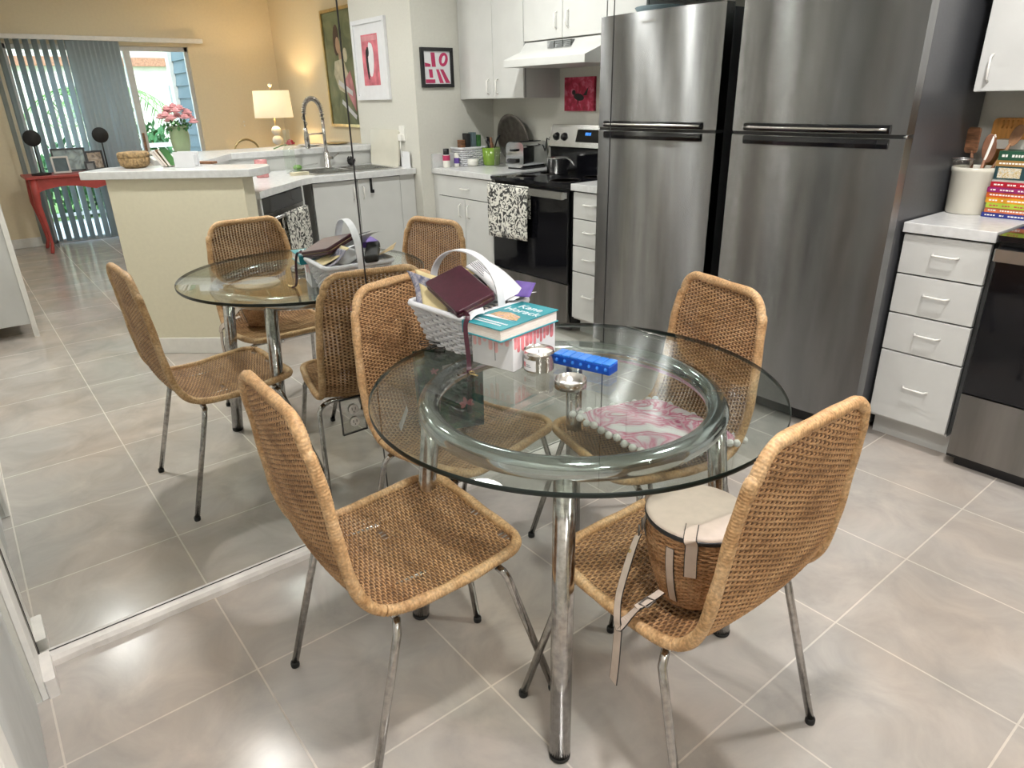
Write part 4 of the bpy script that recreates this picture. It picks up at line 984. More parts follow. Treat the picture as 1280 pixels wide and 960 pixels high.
# white framed poster by the sink (faces -y), in the real room seen mirrored
Mp = Matrix.Translation((3.285, 2.499, 1.715))
def art_poster(p, M, a, b):
    patch(MB(), M, [(-a, -b), (a, -b), (a, b), (-a, b)], .0006).build('mount', M_['paper'], p)
    q = MB(); patch(q, M, [(-.13, -.18), (.13, -.18), (.13, .18), (-.13, .18)], .0014); q.build('poster_sheet', mat('poster_rose', (.62, .16, .20), .6, noise=(14, .2)), p)
    q = MB(); patch(q, M, [(-.12, .135), (.12, .135), (.12, .17), (-.12, .17)], .0022); q.build('title_band', M_['artpink'], p)
    q = MB(); patch(q, M, blob(-.01, .0, .045, .12, 16, .1), .0026); patch(q, M, blob(.0, .095, .02, .03), .0028); q.build('pale_figure', M_['paper'], p)
    q = MB(); patch(q, M, blob(.05, -.03, .018, .11, 14, -.08), .003); patch(q, M, blob(.035, .06, .02, .035), .003); q.build('dark_figure', M_['black_matte'], p)
framed('framed_poster', 'white-framed rose coloured poster on the wall above the sink', Mp, .53, .57, .03, M_['paper'], M_['paper'], art_poster)
# large painting on the living room wall
Mq = Matrix.Translation((5.38, 3.298, 1.74))
def art_lady(p, M, a, b):
    patch(MB(), M, [(-a, -b), (a, -b), (a, b), (-a, b)], .001).build('painted_ground', M_['art_bg'], p)
    q = MB(); patch(q, M, blob(.12, .28, .07, .15, 14, .1), .002); q.build('painted_hair', M_['hair'], p)
    q = MB(); patch(q, M, blob(.09, .23, .05, .08, 14), .003); patch(q, M, blob(.06, .12, .03, .07, 10), .003); q.build('painted_face', M_['skin'], p)
    q = MB(); patch(q, M, [(.20, .08), (.0, .10), (-.12, -.1), (-.02, -.25), (.15, -.2), (.24, -.05)], .0035); patch(q, M, blob(-.06, .13, .05, .07), .0035); q.build('painted_blouse', M_['cream'], p)
    q = MB(); patch(q, M, [(.02, -.12), (-.14, -.02), (-.22, -.25), (-.20, -.42), (-.05, -.25)], .004); q.build('painted_skirt', M_['artpink'], p)
    q = MB(); patch(q, M, [(.16, -.15), (.14, -.10), (-.16, -.22), (-.15, -.27)], .0045); patch(q, M, [(.12, -.34), (.1, -.3), (-.2, -.46), (-.18, -.5)], .0045); q.build('painted_bench', M_['paper'], p)
framed('framed_painting', 'large greenish painting of a seated figure on the yellow living room wall', Mq, .86, 1.16, .03, M_['brass'], M_['art_bg'], art_lady, dep=.03)
# red bird canvas on kitchen wall
rc = thing('canvas_print', 'small unframed red canvas with a dark bird shape behind the stove', 'picture', (1.675, 3.19, 1.44))
MB().rbox(1.53, 1.82, 3.18, 3.199, 1.332, 1.545, .003, 2, axis='y').build('canvas', M_['redcanvas'], rc)
Mr = Matrix.Translation((1.675, 3.18, 1.43))
q = MB(); patch(q, Mr, blob(0, -.01, .05, .022, 14, .15), .0015); patch(q, Mr, blob(.05, .02, .018, .016), .0015); patch(q, Mr, [(-.04, 0), (-.09, .05), (-.075, .0)], .0015); patch(q, Mr, [(0, -.02), (.02, -.07), (.008, -.025)], .0015)
q.build('bird_shape', M_['black_matte'], rc)

# ------------------------------------------------------------ ledge things
bk = thing('lidded_basket', 'round lidded brown woven basket on the bar ledge', 'basket', (2.70, .57, 1.0915))
MB().lathe([(.055, 0), (.078, .015), (.086, .045), (.083, .062)], (2.70, .57, 1.0915), 28).build('woven_bowl', M_['basket'], bk)
MB().lathe([(.087, .060), (.085, .082), (.076, .089), (.03, .092), (0, .093)], (2.70, .57, 1.0915), 28).build('lid', M_['basket'], bk)
def sheet_box(name, mat_, lab, cat, c, sx, sy, h, rz=0):
    o = MB().box(-sx / 2, sx / 2, -sy / 2, sy / 2, 0, h, Matrix.Translation(c) @ Matrix.Rotation(rz, 4, 'Z')).build(name, mat_); return tag(o, lab, cat)
hb = thing('napkin_holder', 'white napkin holder with white cards standing on the bar ledge', 'holder', (2.53, .78, 1.0915))
Mh = Matrix.Translation((2.50, .815, 1.0915)) @ Matrix.Rotation(math.atan2(fd.y, fd.x), 4, 'Z')
MB().box(-.055, .065, -.006, .0, 0, .085, Mh).box(-.055, .065, .05, .056, 0, .085, Mh).box(-.055, .065, 0, .05, 0, .008, Mh).build('plates', M_['paper'], hb)
MB().box(-.05, .06, .004, .046, .01, .07, Mh).build('cards', M_['paper'], hb)
for i, (mt, dx, tl, lab) in enumerate((('green', 0, 30, 'green-spined book leaning on the bar ledge'), ('wood', .03, 34, 'brown book leaning beside the green book on the bar ledge'), ('paper', .055, 36, 'white booklet leaning on the brown book on the bar ledge'))):
    Mb = Matrix.Translation((2.61, .735, 1.0925)) @ Matrix.Rotation(math.atan2(fd.y, fd.x), 4, 'Z') @ Matrix.Translation((-dx * .7 + .02, 0, 0)) @ Matrix.Rotation(R(-tl), 4, 'Y') @ Matrix.Diagonal((.8, .8, .8, 1))
    o = thing('leaning_book', lab, 'book', (2.78, .66, 1.0915), group='books on the bar ledge')
    MB().box(.0, .016, -.05, .05, .0, .13, Mb).build('page_block', M_['page'], o)
    MB().box(-.002, .0, -.052, .052, .0, .132, Mb).box(.016, .018, -.052, .052, .0, .132, Mb).build('cover', M_[mt], o)
vs_ = thing('rose_vase', 'pale green vase of pink roses on the ledge in front of the glass door', 'vase', (3.66, 1.07, 1.095))
vx, vy = 3.66, 1.085
MB().lathe([(.045, 0), (.05, .005), (.062, .06), (.066, .13), (.060, .17), (.064, .19), (.058, .19), (.054, .17), (.06, .12), (.045, .01), (0, .01)], (vx, vy, 1.095), 24).build('vase', M_['vase_gr'], vs_)
for k in range(15):
    a = k * 2.4; rr = .12 * math.sqrt((k + .5) / 15); z = 1.095 + .225 + .10 * (1 - (rr / .12) ** 2) + random.uniform(-.01, .01)
    q = MB(); rose(q, (vx + rr * math.cos(a), vy + rr * math.sin(a), z), .042); r1 = q.build('rose_head', M_['rose'], vs_)
q = MB(); leaves(q, (vx, vy, 1.095 + .19), .10, 90, .04, .45)
q.build('foliage', M_['green'], vs_)
o = sheet_box('wooden_tray', M_['wood'], 'small brown wooden tray between the two white ledges', 'tray', (2.62, .93, 1.0925), .05, .16, .014, .9)
# shallow dish and coins on sink ledge
put_cyl(3.62, 2.05, 1.095, [(.0, .004), (.06, .002), (.09, .012), (.095, .016), (.06, .008), (0, .008)], M_['ceramic'], 'shallow_dish', 'flat pale dish on the ledge behind the faucet', 'dish')
put_cyl(3.66, 2.30, 1.095, [(.0, .004), (.07, .002), (.10, .010), (.105, .014), (.07, .008), (0, .008)], M_['brass'], 'coaster_dish', 'flat woven coaster dish on the ledge below the painting', 'dish')

# ------------------------------------------------------------ living room
lt = thing('side_table', 'round side table under the lit lamp', 'table', (6.45, 2.86, 0))
MB().lathe([(.24, .0), (.26, .01), (.26, .03), (.0, .03)], (6.45, 2.86, .66), 28).build('table_top', M_['wood'], lt)
MB().lathe([(.16, 0), (.16, .02), (.03, .05), (.025, .60), (.05, .66)], (6.45, 2.86, 0), 16).build('pedestal', M_['wood'], lt)
lx, ly = 6.45, 2.86
lm = thing('table_lamp', 'lit table lamp with a cream drum shade and stacked white balls', 'lamp', (lx, ly, .69))
MB().lathe([(.075, 0), (.08, .01), (.07, .025), (.02, .03)], (lx, ly, .69), 24).build('base', M_['brass'], lm)
for i, (z, r) in enumerate(((.78, .068), (.90, .062), (1.015, .058), (1.12, .054))): MB().sphere((lx, ly, z), r, 20, 12, sz=.95).build('ceramic_ball', M_['ceramic'], lm)
MB().tube([(lx, ly, .70), (lx, ly, 1.60)], .008, 8).build('rod', M_['brass'], lm)
MB().lathe([(.215, 0), (.20, .29)], (lx, ly, 1.262), 40, caps=False).build('shade', M_['linen'], lm, solid=.002)
MB().sphere((lx, ly, 1.61), .022, 12, 8).build('finial', M_['ceramic'], lm)
ld = bpy.data.lights.new('bulb', 'POINT'); ld.energy = 24; ld.color = (1.0, .72, .42); ld.shadow_soft_size = .035
lo = bpy.data.objects.new('bulb', ld); COL.objects.link(lo); lo.parent = lm; lo.location = (0, 0, .72)
o4 = thing('outlet', 'wall outlet on the yellow window wall left of the lamp', 'outlet', (XW - .002, 2.78, 1.18))
MB().rbox(XW - .006, XW - .0005, 2.745, 2.82, 1.13, 1.245, .004, 2, axis='x').build('cover_plate', M_['wall_yellow'], o4)
MB().box(XW - .008, XW - .005, 2.775, 2.79, 1.155, 1.175).box(XW - .008, XW - .005, 2.775, 2.79, 1.2, 1.22).build('socket', M_['trim'], o4)
hpb = thing('hoop_chair', 'thin hooped brass chair back showing above the sink ledge', 'chair', (5.6, 2.1, 0))
MB().tube([(5.6, 2.20 + .13 * math.cos(t), .95 + .13 * math.sin(t)) for t in [PI * i / 20 for i in range(21)]], .010, 8).build('backrest', M_['brass'], hpb)
MB().rbox(5.15, 5.61, 2.0, 2.40, .44, .48, .05).build('seat', M_['wood'], hpb)
for (a, b_, h_) in ((5.6, 2.07, .95), (5.6, 2.33, .95), (5.18, 2.04, .44), (5.18, 2.36, .44)): MB().tube([(a, b_, 0), (a, b_, h_)], .012, 8).build('leg', M_['brass'], hpb)

# coral red console table
rt_ = thing('console_table', 'coral red console table with curved legs in front of the sliding door', 'table', (6.95, 1.0, 0))
MB().rbox(6.66, 7.14, .30, 1.52, .755, .78, .02, 3).build('table_top', M_['red'], rt_, bevel=.004)
ap = MB()
for x in (6.70, 7.10):
    pts = [(.36, .755), (.36, .60)] + [(.36 + (1.46 - .36) * i / 20, .60 + .05 * abs(math.sin(PI * i / 10)) + (.02 if 0 < i < 20 else 0)) for i in range(21)] + [(1.46, .60), (1.46, .755)]
    ap.prism(pts, x - .009, x + .009, Matrix(((0, 0, 1, 0), (1, 0, 0, 0), (0, 1, 0, 0), (0, 0, 0, 1))))
for y in (.36, 1.46): ap.box(6.70, 7.10, y - .009, y + .009, .63, .755)
ap.build('apron', M_['red'], rt_)
for x, sx in ((6.71, -1), (7.09, 1)):
    for y, sy in ((.37, -1), (1.45, 1)):
        MB().tube([(x, y, .755), (x + .012 * sx, y + .012 * sy, .60), (x + .02 * sx, y + .02 * sy, .50), (x - .004 * sx, y - .004 * sy, .28), (x - .012 * sx, y - .012 * sy, .10), (x + .004 * sx, y + .004 * sy, .03), (x + .012 * sx, y + .012 * sy, 0)], [.038, .036, .032, .020, .015, .020, .016], 10).build('leg', M_['red'], rt_)
def disc_stand(x, y, lab, z0=.78):
    t = thing('disc_stand', lab, 'table decor', (x, y, z0))
    MB().lathe([(.09, 0), (.09, .015), (.02, .025), (.006, .03)], (x, y, z0), 20).build('base', M_['black_matte'], t)
    MB().tube([(x, y, z0 + .02), (x, y, z0 + .30)], .007, 8).build('stem', M_['black_matte'], t)
    MB().lathe([(.0, -.008), (.075, -.008), (.08, 0), (.075, .008), (0, .008)], (0, 0, 0), 24, Matrix.Translation((x, y, z0 + .36)) @ Matrix.Rotation(R(90), 4, 'Y')).build('disc', M_['black_matte'], t)
disc_stand(6.86, .47, 'round black disc on a stand at the left end of the red console')
disc_stand(6.92, 1.10, 'round black disc on a stand at the right end of the red console')
def photo(x, y, w, h, fmat, inner, lab, rz=0):
    Mf = Matrix.Translation((x, y, .782 + h / 2)) @ Matrix.Rotation(rz - R(90), 4, 'Z') @ Matrix.Rotation(R(-12), 4, 'X')
    def art(p, M, a, b):
        patch(MB(), M, [(-a, -b), (a, -b), (a, b), (-a, b)], .001).build('photo_print', inner, p)
    q = framed('photo_frame', lab, Mf, w, h, .018, fmat, M_['paper'], art, dep=.015)
    return q
photo(7.0, .77, .32, .24, M_['black'], swirl_mat('dark_landscape_photo', [(.10, .12, .12), (.25, .33, .33), (.4, .5, .48)], 5, .3), 'wide black-framed photo on the red console')
photo(6.86, .66, .16, .17, M_['alum'], M_['siding'], 'small silver-framed photo in front of the wide black frame')
photo(7.02, 1.01, .17, .20, M_['black'], swirl_mat('portrait_photo', [(.08, .06, .05), (.4, .3, .2), (.6, .5, .4)], 9, .3), 'upright black-framed photo beside the right disc stand')
photo(6.88, .93, .10, .10, M_['black'], M_['silver_wall'], 'smallest black photo frame on the red console')

# white cabinet near the door wall
wc = thing('white_dresser', 'tall white painted cabinet on straight legs beside the doorway wall', 'cabinet', (4.1, -.28, 0))
box(3.50, 4.70, -.455, -.12, .09, .86).build('body', M_['lam'], wc, bevel=.003)
box(3.47, 4.73, -.458, -.095, .86, .885).build('top', M_['trim'], wc, bevel=.003)
for x in (3.485, 4.68):
    for y in (-.45, -.125): box(x, x + .035, y, y + .03, 0, .86).build('leg', M_['trim'], wc)
for k in range(2):
    dd = box(3.54 + k * .58, 4.08 + k * .58, -.12, -.105, .12, .84).build('door', M_['lam'], wc, bevel=.003)
    MB().sphere((4.05 + k * .07, -.095, .5), .014, 10, 6).build('knob', M_['brass'], dd)

# ------------------------------------------------------------ wicker chairs
PROF = [(.208, .452), (.15, .452), (.06, .444), (-.04, .437), (-.12, .440), (-.175, .458), (-.208, .500), (-.226, .56), (-.238, .65), (-.248, .76), (-.258, .84), (-.268, .905)]
def catmull(P, n):
    out = []
    for i in range(len(P) - 1):
        p0, p1, p2, p3 = P[max(i - 1, 0)], P[i], P[i + 1], P[min(i + 2, len(P) - 1)]
        for k in range(n):
            t = k / n
            out.append(tuple(.5 * ((2 * p1[j]) + (-p0[j] + p2[j]) * t + (2 * p0[j] - 5 * p1[j] + 4 * p2[j] - p3[j]) * t * t + (-p0[j] + 3 * p1[j] - 3 * p2[j] + p3[j]) * t ** 3) for j in range(len(p1))))
    out.append(tuple(P[-1])); return out
FINE = catmull(PROF, 24)
CUM = [0]
for i in range(1, len(FINE)): CUM.append(CUM[-1] + math.dist(FINE[i], FINE[i - 1]))
LT = CUM[-1]
import bisect
def prof_at(s):
    s = min(max(s, 0), LT); i = min(max(bisect.bisect(CUM, s) - 1, 0), len(FINE) - 2)
    t = (s - CUM[i]) / max(CUM[i + 1] - CUM[i], 1e-9)
    y = FINE[i][0] + (FINE[i + 1][0] - FINE[i][0]) * t; z = FINE[i][1] + (FINE[i + 1][1] - FINE[i][1]) * t
    dy, dz = FINE[i + 1][0] - FINE[i][0], FINE[i + 1][1] - FINE[i][1]
    l = math.hypot(dy, dz); return y, z, -dz / l * -1, dy / l * -1   # normal towards the sitter
HW = [(0, .213), (.15, .218), (.35, .211), (.42, .204), (.55, .202), (.70, .192), (LT, .170)]
CR = .062
def halfw(s):
    for (a, w), (b, v) in zip(HW, HW[1:]):
        if s <= b: w_ = w + (v - w) * (s - a) / (b - a); break
    else: w_ = HW[-1][1]
    for d in (s, LT - s):
        if d < CR: w_ = w_ - CR + math.sqrt(max(CR * CR - (CR - d) ** 2, 0))
    return w_
def SP(s, x, off=0):
    y, z, ny, nz = prof_at(s)
    w = .21; dish = .016 * max(0, 1 - (x / w) ** 2) * min(1, s / .08) * min(1, (LT - s) / .06)
    o = off - dish
    return Vector((x, y + ny * o, z + nz * o))
def chair_parts(holes=()):
    RIB, PIT = .0140, .0060
    def in_hole(s, x):
        return any(((s - hs_) / a) ** 2 + ((x - hx) / b) ** 2 < 1 for hs_, hx, a, b in holes)
    def weave(s0, s1):
        m_ = MB()
        n = int((s1 - s0) / PIT)
        for i in range(n):
            s = s0 + (i + .5) * (s1 - s0) / n
            if s < .008 or s > LT - .008: continue
            w = halfw(s) - .004
            k = max(int(2 * w / (RIB / 4)), 4)
            run = []
            for j in range(k + 1):
                x = -w + 2 * w * j / k
                wob = .0006 * math.sin(i * 12.9 + j * .31)
                if in_hole(s, x):
                    if len(run) > 3: m_.tube(run, .00235, 5, caps=False)
                    run = []; continue
                run.append(SP(s + wob, x, .0019 * math.sin(PI * x / RIB + i * PI)))
            if len(run) > 3: m_.tube(run, .00235, 5, caps=False)
        rb = MB()
        nr = int(.225 / RIB) + 1
        for q in range(-nr, nr):
            x = (q + .5) * RIB
            ss = [s0 + (s1 - s0) * t / 60 for t in range(61)]
            ss = [s for s in ss if halfw(s) > abs(x) + .006]
            hh = [s for s in ss if not in_hole(s, x)]
            if len(hh) > 2:
                y0, z0, ny, nz = prof_at(hh[0])
                rb.tube([SP(s, x, 0) for s in hh], .0048, 6, caps=False, flat=.18, nrm=Vector((0, ny, nz)))
        m_.ribs = rb
        return m_
    sb = .375
    seat = weave(0, sb); back = weave(sb, LT)
    def rim(s0, s1, closed_end):
        """wrapped rim following one end of the shell"""
        pts = []
        n = 60
        if closed_end == 'front':
            for i in range(n + 1):
                s = s1 + (CR - s1) * i / n; pts.append((s, -halfw(s)))
            for i in range(1, 13): a = R(90 * i / 12); s = CR * (1 - math.sin(a)); w = .213 - CR + CR * math.cos(a); pts.append((s, -w))
            for i in range(1, 24): pts.append((0, -(.213 - CR) + 2 * (.213 - CR) * i / 24))
            for i in range(12, -1, -1): a = R(90 * i / 12); s = CR * (1 - math.sin(a)); w = .213 - CR + CR * math.cos(a); pts.append((s, w))
            for i in range(n - 1, -1, -1): s = s1 + (CR - s1) * i / n; pts.append((s, halfw(s)))
        else:
            e = LT - CR; wt = .170
            for i in range(n + 1): s = s0 + (e - s0) * i / n; pts.append((s, -halfw(s)))
            for i in range(1, 13): a = R(90 * i / 12); s = LT - CR * (1 - math.sin(a)); pts.append((s, -(wt - CR + CR * math.cos(a))))
            for i in range(1, 24): pts.append((LT, -(wt - CR) + 2 * (wt - CR) * i / 24))
            for i in range(12, -1, -1): a = R(90 * i / 12); s = LT - CR * (1 - math.sin(a)); pts.append((s, wt - CR + CR * math.cos(a)))
            for i in range(n - 1, -1, -1): s = s0 + (e - s0) * i / n; pts.append((s, halfw(s)))
        P = [SP(s, x) for s, x in pts]
        # resample evenly so the wrap can be modelled as ridges
        out = [P[0]]; step = .0022
        acc = 0
        for a, b in zip(P, P[1:]):
            d = (b - a).length
            while acc + d >= step:
                t = (step - acc) / d; a = a.lerp(b, t); out.append(a.copy()); d = (b - a).length; acc = 0
            acc += d
        rr = [.0126 + .0006 * (1 if (i % 3) else -1) + .0007 * math.sin(i * .11) for i in range(len(out))]
        return MB().tube(out, rr, 8)
    return seat, back, rim(0, sb, 'front'), rim(sb, LT, 'back')
def make_chair(lab, holes=(), loc=(0, 0, 0), rz=0):
    t = thing('wicker_chair', lab, 'chair', loc, rz, 'wicker dining chairs around the glass table')
    seat, back, r1, r2_ = chair_parts(holes)
    s = seat.build('seat', M_['wick'], t, world=False)
    seat.ribs.build('seat_stakes', M_['rib'], s, world=False)
    r1.build('seat_rim', M_['wick_rim'], s, world=False)
    b = back.build('backrest', M_['wick'], t, world=False)
    back.ribs.build('back_stakes', M_['rib'], b, world=False)
    r2_.build('back_rim', M_['wick_rim'], b, world=False)
    fr_ = MB()
    def bar(pts, mb): mb.tube(pts, .0095, 10)
    for y0, zc in ((.135, .418), (-.135, .416)):
        bar([(-.195, y0, zc - .010), (-.17, y0, zc), (.17, y0, zc), (.195, y0, zc - .010)], fr_)
    bar([(-.12, .135, .420), (-.12, -.135, .418)], fr_); bar([(.12, .135, .420), (.12, -.135, .418)], fr_)
    # two uprights run up inside the shell
    fr_.build('support_frame', M_['chrome_old'], t, world=False)
    for sx in (-1, 1):
        for top, foot in ((((.195, .135, .408)), (.258, .252, 0)), (((.195, -.135, .406)), (.240, -.252, 0))):
            T0 = Vector((top[0] * sx, top[1], top[2])); F = Vector((foot[0] * sx, foot[1], .010))
            K = T0 + Vector((.022 * sx, .012 * (1 if top[1] > 0 else -1), -.022))
            q = MB(); q.tube([T0, T0.lerp(K, .55) + Vector((0, 0, .004)), K, K.lerp(F, .1), F], .0095, 12)
            lg = q.build('leg', M_['chrome_old'], t, world=False)
            MB().lathe([(.0110, 0), (.0118, .003), (.0118, .013), (.0105, .017), (0, .017)], (foot[0] * sx, foot[1], 0), 14).build('foot_cap', M_['rubber'], lg, world=False)
    return t
ch = make_chair('wicker chair with an empty seat, its back right beside the mirror', loc=(.338, .768, 0), rz=R(-77))
c2 = copy_tree(ch); c2.location = (.733, 1.151, 0); c2.rotation_euler = (0, 0, R(166.2)); c2['label'] = 'wicker chair holding the pink cushion, in front of the refrigerator'
c3 = copy_tree(ch); c3.location = (1.196, .757, 0); c3.rotation_euler = (0, 0, R(88.9)); c3['label'] = 'wicker chair nearest the stove side, with the basket handbag on its seat'
ch['label'] = 'wicker chair beside the mirror with the green floral bag on its seat'
c4 = make_chair('worn wicker chair with a broken, frayed and empty seat in the left foreground', holes=((.235, -.075, .008, .020), (.012, .02, .012, .02), (.02, .15, .012, .018)), loc=(.7075, .331, 0), rz=R(-1.5))
# frayed ends on the worn chair
q = MB()
for k in range(16):
    sx_, xx = (.018, random.uniform(-.05, .19)) if k < 9 else (random.uniform(.2, .27), random.uniform(-.12, -.03))
    p = SP(sx_, xx, .006); d_ = Vector((random.uniform(-1, 1), random.uniform(-.3, 1), random.uniform(-.2, .8))) * random.uniform(.012, .03)
    q.tube([p, p + d_ * .5 + Vector((0, 0, .004)), p + d_], .0012, 4)
q.build('frayed_strands', M_['wick_rim'], c4, world=False)

# ------------------------------------------------------------ table
TX, TY, TR, TZ = .832, .771, .506, .766
tb = thing('glass_table', 'round glass-topped dining table on a chrome ring with four chrome legs', 'table', (TX, TY, 0))
m_ = MB(); seg = 120
vs = [(TX + (TR - .0012) * math.cos(2 * PI * i / seg), TY + (TR - .0012) * math.sin(2 * PI * i / seg), z) for z in (TZ - .012, TZ) for i in range(seg)]
m_.add(vs, [tuple(reversed(range(seg))), tuple(range(seg, 2 * seg))])
gt = m_.build('glass_top', M_['table_glass'], tb)
MB().lathe([(TR - .0012, -.0120), (TR + .0003, -.0105), (TR + .0006, -.006), (TR + .0003, -.0015), (TR - .0012, 0)], (TX, TY, TZ), seg, caps=False).build('polished_edge', M_['glass_edge'], gt)
RR_ = .358; RX, RY = .822, .769
MB().tube([(RX + RR_ * math.cos(2 * PI * i / 96), RY + RR_ * math.sin(2 * PI * i / 96), TZ - .0125 - .0265) for i in range(96)], .0265, 20, closed=True).build('ring', M_['chrome'], tb)
for sx, sy in ((1, -1), (-1, -1), (-1, 1), (1, 1)):
    x, y = RX + .308 * sx, RY + .312 * sy
    tx, ty = RX + .253 * sx, RY + .253 * sy
    lo_ = MB().tube([(x, y, .010), (tx, ty, .726)], .0245, 24).build('leg', M_['chrome_old'], tb)
    MB().lathe([(.021, 0), (.0245, .004), (.0250, .014), (0, .0145)], (x, y, 0), 20).build('foot_cap', M_['rubber'], lo_)
    MB().lathe([(0, 0), (.016, 0), (.016, .0035), (0, .004)], (tx, ty, TZ - .0164), 16).build('glass_pad', M_['clear_pl'], lo_)

# ------------------------------------------------------------ things on the table
def strap(pts, w, name, mat_=None, parent=None, nrm=None, th=.0028, edge=True):
    P = catmull([tuple(p) for p in pts], 6); P = [Vector(p) for p in P]; vs = []; N = Vector(nrm) if nrm else Vector((0, 0, 1))
    for i, p in enumerate(P):
        d_ = (P[min(i + 1, len(P) - 1)] - P[max(i - 1, 0)]).normalized()
        B = d_.cross(N)
        if B.length < 1e-3: B = Vector((1, 0, 0))
        B.normalize(); n2 = B.cross(d_)
        for u, v in ((-w / 2, -th / 2), (w / 2, -th / 2), (w / 2, th / 2), (-w / 2, th / 2)): vs.append(p + B * u + n2 * v)
    k = len(P)
    m_ = MB().add(vs, [(i * 4 + j, i * 4 + (j + 1) % 4, (i + 1) * 4 + (j + 1) % 4, (i + 1) * 4 + j) for i in range(k - 1) for j in range(4)] + [(3, 2, 1, 0), ((k - 1) * 4, (k - 1) * 4 + 1, (k - 1) * 4 + 2, (k - 1) * 4 + 3)])
    o = m_.build(name, mat_ or M_['cream_leather'], parent or hg_)
    if edge:
        strap(pts, w + .0035, 'dark_edge', M_['black'], o, nrm, th * .55, False)
    return o

T0 = TZ + .0006
bsk = woven_basket('white_basket', 'white painted wicker basket with an arched handle, full of mail, on the glass table', 'basket', (.385, .772, T0), .18, .19, .245, .255, .122, M_['white_wick'], rz=R(5), rows=13, posts=9)
Tb = rootmat(bsk)
arc_ = []
for i in range(29):
    t = PI * i / 28
    arc_.append(Tb @ Vector((-.140 * math.cos(t) - .012, .012 * -math.cos(t), .112 + .155 * math.sin(t) ** .75)))
hb_ = MB()
vs = []
for i, p in enumerate(arc_):
    a, b = arc_[max(i - 1, 0)], arc_[min(i + 1, 28)]
    d_ = (b - a).normalized(); wv = (Tb.to_3x3() @ Vector((0, 1, 0))).normalized(); n_ = d_.cross(wv)
    for u, v in ((-.013, -.0022), (.013, -.0022), (.013, .0022), (-.013, .0022)): vs.append(p + wv * u + n_ * v)
fs = [(i * 4 + j, i * 4 + (j + 1) % 4, (i + 1) * 4 + (j + 1) % 4, (i + 1) * 4 + j) for i in range(28) for j in range(4)] + [(3, 2, 1, 0), (112, 113, 114, 115)]
hb_.add(vs, fs); hb_.build('handle', M_['white_wick'], bsk, bevel=.001)
def slab(name, M, w, d, h, mat_, lab, cat, bevel=.001, group=None):
    o = MB().box(-w / 2, w / 2, -d / 2, d / 2, 0, h, M).build(name, mat_, bevel=bevel); return tag(o, lab, cat, group)
def pose(c, ax, ay):
    """frame with x axis ax and y axis as near ay as possible"""
    X = Vector(ax).normalized(); Z = X.cross(Vector(ay)).normalized(); Y = Z.cross(X)
    M = Matrix((X, Y, Z)).transposed().to_4x4(); M.translation = Vector(c); return M
def sheet(name, corners, mat_, lab, cat='paper', curl=0, th=.0012, group=None, parent=None):
    A, B, C_, D = [Vector(p) for p in corners]
    N = (B - A).cross(D - A).normalized()
    def fn(u, v): return A.lerp(B, u).lerp(D.lerp(C_, u), v) + N * (curl * math.sin(PI * v) + curl * .3 * math.sin(PI * u))
    o = MB().grid(fn, 8, 12).build(name, mat_, parent, solid=th)
    return tag(o, lab, cat, group) if parent is None else o
# wallet
Wm = pose((.428, .716, .928), (.95, -.12, -.20), (.10, .85, .30))
wl = thing('wallet', 'burgundy leather wallet lying on top of the mail in the white basket', 'wallet', (.452, .728, .918))
MB().rbox(-.10, .10, -.06, .06, .0, .010, .010, 3, Wm).build('wallet_back', M_['leather'], wl, bevel=.002)
MB().rbox(-.10, .10, -.06, .06, .012, .024, .010, 3, Wm).build('wallet_flap', M_['leather'], wl, bevel=.003)
MB().rbox(-.097, .097, -.056, .056, .010, .012, .010, 3, Wm).build('zip_edge', M_['brass'], wl)
stp = [Wm @ Vector((.10, -.04, .012)), Vector((.555, .650, .905)), Vector((.558, .638, .880)), Vector((.572, .634, .80)), Vector((.580, .628, .772)), Vector((.592, .620, .769))]
strap(stp, .012, 'wrist_strap', M_['leather'], wl, (.82, -.56, .1), .003, False)
MB().tube([(.592, .620, .7695), (.610, .612, .770), (.614, .622, .770), (.598, .630, .770)], .002, 6, closed=True).tube([(.614, .615, .770), (.630, .62, .770)], .0025, 6).build('strap_clasp', M_['brass'], wl)
# mail and papers
sheet('letter', [(.505, .80, .902), (.49, .895, .915), (.312, .880, .985), (.335, .80, .975)], M_['paper'], 'printed white letter rising behind the burgundy wallet', curl=.012)
q = MB()
Lm = pose((.39, .838, .958), (.93, -.02, -.33), (-.1, 1, .1))
for k in range(7): q.box(-.055, .02 - .01 * (k % 3), -.028 + k * .007, -.0265 + k * .007, .010, .0108, Lm)
for i_ in [0]: tl = q.build('text_lines', M_['ink'], bpy.data.objects['letter'])
sheet('envelope', [(.43, .80, .888), (.515, .835, .905), (.52, .915, .915), (.42, .87, .895)], M_['paper'], 'white envelope with purple printing sticking out of the basket towards the stove', curl=.004)
sheet('mailer', [(.44, .85, .900), (.555, .86, .918), (.50, .93, .935), (.42, .92, .93)], M_['purple'], 'purple printed mailer at the right end of the white basket')
sheet('white_folder', [(.30, .72, .885), (.56, .655, .895), (.56, .70, .905), (.30, .86, .93)], M_['paper'], 'white folder lying under the burgundy wallet', curl=.006)
sheet('yellow_envelope', [(.34, .645, .888), (.46, .652, .882), (.32, .72, .955), (.215, .70, .965)], M_['yellow_paper'], 'buff yellow envelope slanting out of the left side of the white basket', curl=-.006)
sheet('magazine', [(.30, .648, .885), (.42, .642, .875), (.305, .70, .95), (.20, .68, .962)], swirl_mat('magazine_cover', [(.08, .09, .16), (.25, .25, .33), (.55, .5, .5)], 30, .4), 'folded magazine behind the yellow envelope in the white basket', curl=-.010)
slab('glasses_case', pose((.30, .83, .905), (.8, .5, .15), (-.4, .8, .1)), .15, .05, .03, M_['black_matte'], 'black case lying among the mail beside the mirror side of the basket', 'case', .008)
